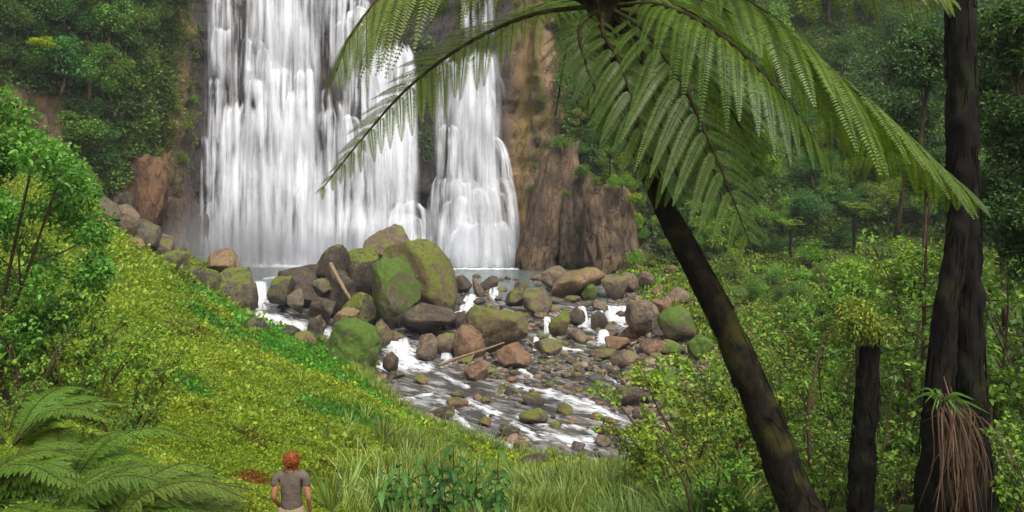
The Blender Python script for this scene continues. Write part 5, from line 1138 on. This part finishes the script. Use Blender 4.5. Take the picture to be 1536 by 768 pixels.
def stick(name, pts, R_, label, cat, side=None, mat='twig', color=None):
    P = np.array(pts); b = P[0]; mb = MB(); add_tube(mb, catmull(P - b, 26), R_ * np.linspace(1, .5, 26), 8, rough=.22, seed=int(abs(b[0]) * 99))
    for (i, d) in (side or []): p0 = catmull(P - b, 26)[i]; add_tube(mb, catmull([p0, p0 + np.array(d) * .5 + [0, 0, .02], p0 + np.array(d)], 8), R_ * np.linspace(.5, .2, 8), 6)
    return tag(mb.build(name, M[mat], None, loc=tuple(b), color=color), label, cat)
stick('fallen_branch', [W(225, 738, 9.6), W(250, 712, 9.7), W(285, 722, 9.8), W(320, 728, 9.9), W(352, 734, 10)], .028, 'dead dark branch lying across the lower left growth', 'branch', [(8, (.1, 0, .18)), (15, (.2, .1, .1)), (20, (.12, 0, -.15))])
stick('leaning_log', [W(497, 398, 56), W(512, 428, 54.6), W(529, 454, 53.4)], .17, 'long tan log leaning on the dark boulders', 'log', color=(1, 1, 1, 1), mat='driftwood') if False else None
md_, t = new_mat('driftwood'); q = N_(t); n1 = q.noise(q.mapping(q.objc(), (1, 1, .3)), 6, 5, .6); q.out(q.bsdf(q.mix(n1, (.08, .055, .03), (.26, .19, .11)), .8, q.bump(n1, .6, .03), .2)); M['drift'] = md_
stick('leaning_log', [W(496, 396, 55), W(513, 428, 53.6), W(530, 456, 52.4)], .17, 'long tan log leaning on the dark boulders', 'log', mat='drift')
stick('driftwood', [W(658, 548, 45.2), W(690, 536, 45.3), W(722, 526, 45.3), W(756, 514, 45.4)], .10, 'forked driftwood branch lying against the pinkish block', 'driftwood', [(14, (-.5, -.6, -.9)), (9, (.3, -.2, -.8))], 'drift')
stick('river_log', [W(778, 606, 39.4), W(790, 603, 39.4), W(806, 605, 39.3)], .12, 'short orange brown log stranded in the lower river', 'log', None, 'drift')
# slim bare stems right of the leaning trunk
for k, (pts, R_, l) in enumerate([([(1222, 790, 12), (1215, 690, 12), (1213, 610, 12.1), (1222, 560, 12.2), (1236, 500, 12.3)], .035, 'crooked bare stem just right of the leaning fern trunk'), ([(1042, 800, 12), (1030, 735, 12), (1004, 690, 12), (985, 650, 12.1)], .022, 'slender bare stem leaning left in front of the river'), ([(1345, 790, 12.5), (1350, 690, 12.5), (1362, 600, 12.6), (1380, 480, 12.7)], .03, 'slim stem between the broken trunk and the tall trunks'),
        ([(1372, 790, 13.5), (1368, 660, 13.5), (1385, 560, 13.5), (1388, 400, 13.6), (1395, 300, 13.7)], .03, 'tall slim stem just left of the tall trunks'), ([(1325, 790, 11.5), (1322, 700, 11.5), (1330, 640, 11.6), (1342, 560, 11.7)], .02, 'thin stem right beside the broken trunk'), ([(1510, 790, 12), (1502, 600, 12), (1512, 460, 12), (1505, 300, 12)], .02, 'thin dark stem at the right edge'), ([(1152, 800, 13), (1165, 740, 13), (1160, 680, 13)], .02, 'short thin stem partly behind the fern trunk')]):
    P = [W(*p) for p in pts]; P[0][2] = gz(P[0][0], P[0][1]) - .05; stick('sapling', P, R_, l, 'sapling', [(12, (.25, .1, .3)), (18, (-.25, 0, .25)), (21, (.2, 0, .2))])

# ================================================================ NEAR GRASS AND PLANTS
gr_ = [blades(26, 1.0, .028, M['grass'], 50 + k) for k in range(4)]
X, Y = field(9000, (570, 1120), (12.5, 26), 1.2); m = (sdf(X, Y) > .8) & (fbm(np.stack([X / 2, Y / 2, 0 * X], -1), 2, 44) > -.35); X, Y = X[m], Y[m]
X2, Y2 = field(1500, (430, 700), (14, 30), 1.2); m = (sdf(X2, Y2) > .8) & (rng.random(len(X2)) < .12); X, Y = np.concatenate([X, X2[m]]), np.concatenate([Y, Y2[m]]); Xe, Ye = field(60000, (250, 1000), (22, 56), .5); m = (np.abs(sdf(Xe, Ye) - .8) < .55) & (rng.random(len(Xe)) < .35) & (Xe < 5); X, Y = np.concatenate([X, Xe[m]]), np.concatenate([Y, Ye[m]]); m = ~((768 + F * X / Y > 395) & (768 + F * X / Y < 480) & (Y < 24)); X, Y = X[m], Y[m]; n = len(X)
tone = np.array([.95, .95, .8]) * rng.uniform(.55, 1.3, (n, 1)); pg = (fbm(np.stack([X, Y, 0 * X], -1), 2, 46) > .35)[:, None]; tone = np.where(pg, tone * [1.05, 1.15, 1.8], tone)
tag(scatter('long_grass', np.stack([X, Y, ground(X, Y) - .02], -1), np.stack([rng.normal(0, .15, n), rng.normal(0, .3, n), rng.uniform(0, 6.28, n)], -1), np.clip(rng.gamma(5, .125, n) * (1 + .5 * fbm(np.stack([X, Y, 0 * X], -1) * .9, 2, 48)), .2, 1.15) * np.where(Y > 22, .8, 1), tone * 1.15, gr_), 'long arching grass on the near bank in front of the river', 'grass', kind='stuff')
for k, (px, Y, s, l) in enumerate([(606, 12.4, .95, 'clump of broad flax like blades at the bottom centre, left one'), (640, 13.2, .8, 'clump of broad blades beside the drooping leaved plants'), (930, 18, .9, 'clump of long yellowish grass near the river bank'), (420, 9.0, .45, 'low dark green blade clump right beside the person')]):
    x = (px - 768) / F * Y; mm = blades(30, 1.0, .05, M['leaf'], 80 + k, .6); o = link('blade_clump', mm, loc=(x, Y, gz(x, Y)), color=(1.3, 1.4, 1.0, 1)); o.scale = (s,) * 3; tag(o, l, 'plant', 'clumps of long blades')
def droop_plant(px, Y, top, label, seed):
    r = np.random.default_rng(seed); x = (px - 768) / F * Y; z0 = gz(x, Y); H = CZ - (top - HOR) / F * Y - z0; o = thing('drooping_plant', (x, Y, z0), label, 'plant', 'plants with drooping leaves at the near bank'); st, lf = MB(), MB()
    for j in range(3):
        a = r.uniform(0, 6.28); h = H * (1 if j == 0 else r.uniform(.65, .9)); tip = np.array([math.cos(a) * .2 * j, math.sin(a) * .2 * j, h]); P = catmull([(0, 0, 0), tip * [.5, .5, .5] + r.normal(0, .02, 3), tip], 12); add_tube(st, P, np.linspace(.016, .007, 12), 6)
        n = 15; tt = np.linspace(.55, 1.0, n); B = P[(tt * 11).astype(int)]; az = np.arange(n) * 2.4 + r.uniform(0, 6); D = np.stack([np.cos(az), np.sin(az), .55 + 0 * az], -1); leaves6(lf, B, D, np.stack([-np.cos(az) * .5, -np.sin(az) * .5, 1 + 0 * az], -1), r.uniform(.30, .44, n), r.uniform(.09, .13, n), np.clip(r.normal(.5, .15, n), 0, 1), droop=.95)
    st.build('stem', M['twig'], o); lf.build('foliage', M['leaf'], o, color=(.75, 1.15, .8, 1))
for a in [(680, 13, 668, 'tallest drooping leaved plant at the bottom centre'), (748, 13.5, 676, 'drooping leaved plant right of the tallest one'), (640, 14, 684, 'drooping leaved plant left of the tallest one'), (600, 14.5, 690, 'drooping leaved plant farthest left, by the flax blades'), (715, 15, 690, 'small drooping plant behind the two tallest')]: droop_plant(*a[:3], a[3], int(a[0]))
for k, (px, Y, s, cn, l) in enumerate([(820, 14.5, .5, 'bright green', 'low leafy mound at the bottom edge under the grass'), (870, 15, .45, 'yellow green', 'yellow flowering low mound at the bottom edge'), (720, 13.5, .4, 'mid green', 'low mound below the drooping plants'), (960, 15, .5, 'bright green', 'green mound at the bottom edge left of the thin leaning stem'), (780, 16, .4, 'yellow green', 'yellowish mound right of the drooping plants'), (560, 13.5, .4, 'bright green', 'low leafy mound between the person and the drooping plants'), (1010, 13, .55, 'bright green', 'leafy mound at the bottom edge near the thin leaning stem')]):
    x = (px - 768) / F * Y; o = tree((x, Y, gz(x, Y) + .35 * s), s * 1.6, 6 + k % 2, cn, l, None, 'bush', 'bush', 'leafy mounds on the near bank', (1.3, 1, .7))

# ================================================================ PERSON
def skinned(name, verts, edges, radii, mat, parent, sub=2, root=0, loc=(0, 0, 0), color=(1, 1, 1, 1)):
    me = bpy.data.meshes.new(name); me.from_pydata([tuple(v) for v in verts], edges, []); o = bpy.data.objects.new(name, me); C.objects.link(o)
    sk_ = o.modifiers.new('s', 'SKIN'); sk_.use_smooth_shade = True; o.modifiers.new('u', 'SUBSURF').levels = sub; o.modifiers['u'].render_levels = sub
    for i, rr_ in enumerate(radii): v = me.skin_vertices[0].data[i]; v.radius = rr_ if isinstance(rr_, tuple) else (rr_, rr_); v.use_root = (i == root)
    dg = bpy.context.evaluated_depsgraph_get(); nm = bpy.data.meshes.new_from_object(o.evaluated_get(dg)); bpy.data.objects.remove(o); nm.materials.clear(); nm.materials.append(mat)
    for p in nm.polygons: p.use_smooth = True
    return link(name, nm, parent, loc=loc, color=color)
def plain(name, c1, c2, scale=20, rough=.8, bs=.3, bd=.01):
    m, t = new_mat(name); q = N_(t); n1 = q.noise(q.objc(), scale, 4); q.out(q.bsdf(q.mix(n1, c1, c2), rough, q.bump(n1, bs, bd), .2)); return m
M['skin'] = plain('skin', (.42, .17, .09), (.55, .25, .14), 12, .55, .1); M['shirt'] = plain('grey_brown_cotton', (.10, .08, .06), (.19, .15, .115), 9, .9, .8, .03); M['trs'] = plain('khaki_cotton', (.26, .20, .12), (.36, .28, .17), 9, .9, .6, .02); M['hair'] = plain('red_hair', (.06, .013, .006), (.50, .14, .035), 38, .55, .3); M['shoe'] = plain('dark_boot', (.03, .02, .015), (.06, .045, .03), 20)  # hair noise paints highlights and darks into the hair colour
px_, Yp_ = 437, 10.2; xx = (px_ - 768) / F * Yp_; zz = gz(xx, Yp_); ztop = CZ - (677 - HOR) / F * Yp_; sc_ = 1.0; zf = ztop - 1.70
pe = thing('person', (xx, Yp_, zf), 'person with curly red hair and grey brown t-shirt standing with back turned, watching the falls', 'person')
# stamp the ground up to the feet: a low earth hump under the boots
PV = [(0, 0, .93), (0, 0, 1.06), (0, .01, 1.2), (0, 0, 1.34), (0, .0, 1.44), (0, .01, 1.50), (0, .02, 1.57), (0, .02, 1.63),
      (-.13, .0, 1.40), (.13, .0, 1.40), (-.18, -.01, 1.36), (.18, -.01, 1.36), (-.22, -.03, 1.12), (.225, -.03, 1.12), (-.19, .14, .95), (.215, .10, .90), (-.17, .17, .92), (.205, .125, .85),
      (-.09, 0, .88), (.09, 0, .88), (-.1, .01, .5), (.1, .01, .5), (-.1, -.01, .1), (.1, -.01, .1), (-.11, .12, .04), (.11, .12, .04), (-.1, -.04, .05), (.1, -.04, .05)]
PE = [(0, 1), (1, 2), (2, 3), (3, 4), (4, 5), (5, 6), (6, 7), (3, 8), (3, 9), (8, 10), (9, 11), (10, 12), (11, 13), (12, 14), (13, 15), (14, 16), (15, 17), (0, 18), (0, 19), (18, 20), (19, 21), (20, 22), (21, 23), (22, 24), (23, 25), (22, 26), (23, 27)]
PR = [(.14, .10), (.115, .085), (.125, .09), (.13, .09), (.07, .06), .05, (.075, .09), (.08, .095), .06, .06, .052, .052, .036, .036, .026, .026, .034, .034, .085, .085, .058, .058, .038, .038, .03, .03, .035, .035]
n0 = len(PV)
for s, wi in ((-1, 16), (1, 17)):   # four fingers and a thumb per hand, curled
    w0 = np.array(PV[wi]); 
    for j in range(4):
        b = len(PV); k0 = w0 + np.array([s * (-.028 + .019 * j) * .6, .03 - .012 * abs(j - 1.5), -.03]); L = [.035, .04, .037, .03][j]
        PV += [tuple(k0), tuple(k0 + [0, .012, -L]), tuple(k0 + [-s * .008, .002, -L * 1.8])]; PE += [(wi, b), (b, b + 1), (b + 1, b + 2)]; PR += [.011, .009, .0075]
    b = len(PV); k0 = w0 + np.array([-s * .025, .02, -.005]); PV += [tuple(k0), tuple(k0 + [-s * .014, .02, -.03])]; PE += [(wi, b), (b, b + 1)]; PR += [.012, .009]
skinned('body', PV, PE, PR, M['skin'], pe)
skinned('t_shirt', [(0, 0, .86), (0, 0, 1.06), (0, .01, 1.2), (0, 0, 1.34), (0, .0, 1.43), (-.13, 0, 1.405), (.13, 0, 1.405), (-.185, -.01, 1.375), (.185, -.01, 1.375), (-.215, -.02, 1.25), (.217, -.02, 1.25)], [(0, 1), (1, 2), (2, 3), (3, 4), (3, 5), (3, 6), (5, 7), (6, 8), (7, 9), (8, 10)],
        [(.165, .13), (.14, .11), (.145, .11), (.145, .105), (.08, .065), .078, .078, .062, .062, .05, .05], M['shirt'], pe)
skinned('trousers', [(0, 0, 1.06), (0, 0, .9), (-.1, 0, .8), (.1, 0, .8), (-.1, .01, .5), (.1, .01, .5), (-.1, -.01, .1), (.1, -.01, .1)], [(0, 1), (1, 2), (1, 3), (2, 4), (3, 5), (4, 6), (5, 7)], [(.175, .135), (.18, .14), .115, .115, .08, .08, .065, .065], M['trs'], pe)
for s in (-1, 1): skinned('boot', [(s * .1, -.05, .06), (s * .105, .05, .05), (s * .11, .14, .04)], [(0, 1), (1, 2)], [.055, .05, .045], M['shoe'], pe, 1)
hb = MB(); r = np.random.default_rng(3)
for k in range(420):
    d = unit(r.normal(size=3)); d[2] = abs(d[2]) * .95 if r.random() < .55 else d[2] * .8
    if d[1] > .55 and d[2] < .35: continue
    c = np.array([0, .0, 1.585]) + d * np.array([.076, .09, .095]) * r.uniform(.8, 1.05); a = np.linspace(0, r.uniform(6, 12), 14); rr_ = r.uniform(.010, .018); ax = unit(d + r.normal(0, .4, 3)); u1 = unit(np.cross(ax, [.3, .2, 1])); u2 = np.cross(ax, u1)
    P = c + (np.cos(a)[:, None] * u1 + np.sin(a)[:, None] * u2) * rr_ + ax * np.linspace(0, .045, 14)[:, None] - np.array([0, 0, .015]) * np.linspace(0, 1, 14)[:, None]; add_tube(hb, P, .0042, 4, cap=False)
V, Fa = ICO[3]; hb.add(V * [.078, .09, .10] + [0, -.005, 1.595] + .006 * fbm(V * 6, 2, 3)[:, None], Fa); hb.build('hair', M['hair'], pe)
print('person foot z', zf, 'ground', zz)

# ================================================================ MIST AND HAZE
def volmat(name, dens, falloff=None):
    m, t = new_mat(name); q = N_(t); v = t.nodes.new('ShaderNodeVolumePrincipled'); v.inputs['Color'].default_value = (.93, .95, 1, 1); v.inputs['Density'].default_value = dens; v.inputs['Anisotropy'].default_value = .3
    if falloff:
        oc = q.objc(); ln = t.nodes.new('ShaderNodeVectorMath'); ln.operation = 'LENGTH'; q.l(oc, ln.inputs[0]); n1 = q.noise(oc, 2.2, 2)
        f_ = q.math('SUBTRACT', 1.0, ln.outputs['Value'], clamp=True); q.l(q.math('MULTIPLY', q.math('MULTIPLY', q.math('POWER', f_, 1.4), dens), q.math('MULTIPLY', q.math('MULTIPLY', n1, n1), 3.2)), v.inputs['Density'])
    q.out(None, v.outputs[0]); return m
V, Fa = ICO[3]; me = mesh_data('mist', V, Fa, None, True, [volmat('spray_mist', .32, True)])
for px, py, Y, sx, sy, sz_, l in [(350, 385, 68, 7.5, 8, 5.5, 'white spray drifting over the left foot of the falls'), (500, 375, 72, 9, 4, 3, 'spray hanging in front of the main falls base')]:
    o = link('mist', me, loc=tuple(W(px, py, Y))); o.scale = (sx, sy, sz_); tag(o, l, 'mist', kind='stuff')
HAZE = .00045
if HAZE:
    me = mesh_data('haze', [(x, y, z) for x in (-170, 170) for y in (-70, 170) for z in (-9, 46)], np.array([[0, 1, 3, 2], [4, 6, 7, 5], [0, 4, 5, 1], [2, 3, 7, 6], [0, 2, 6, 4], [1, 5, 7, 3]]), None, False, [volmat('valley_haze', HAZE)])
    tag(link('haze', me), 'thin damp air filling the valley', 'haze', kind='stuff')
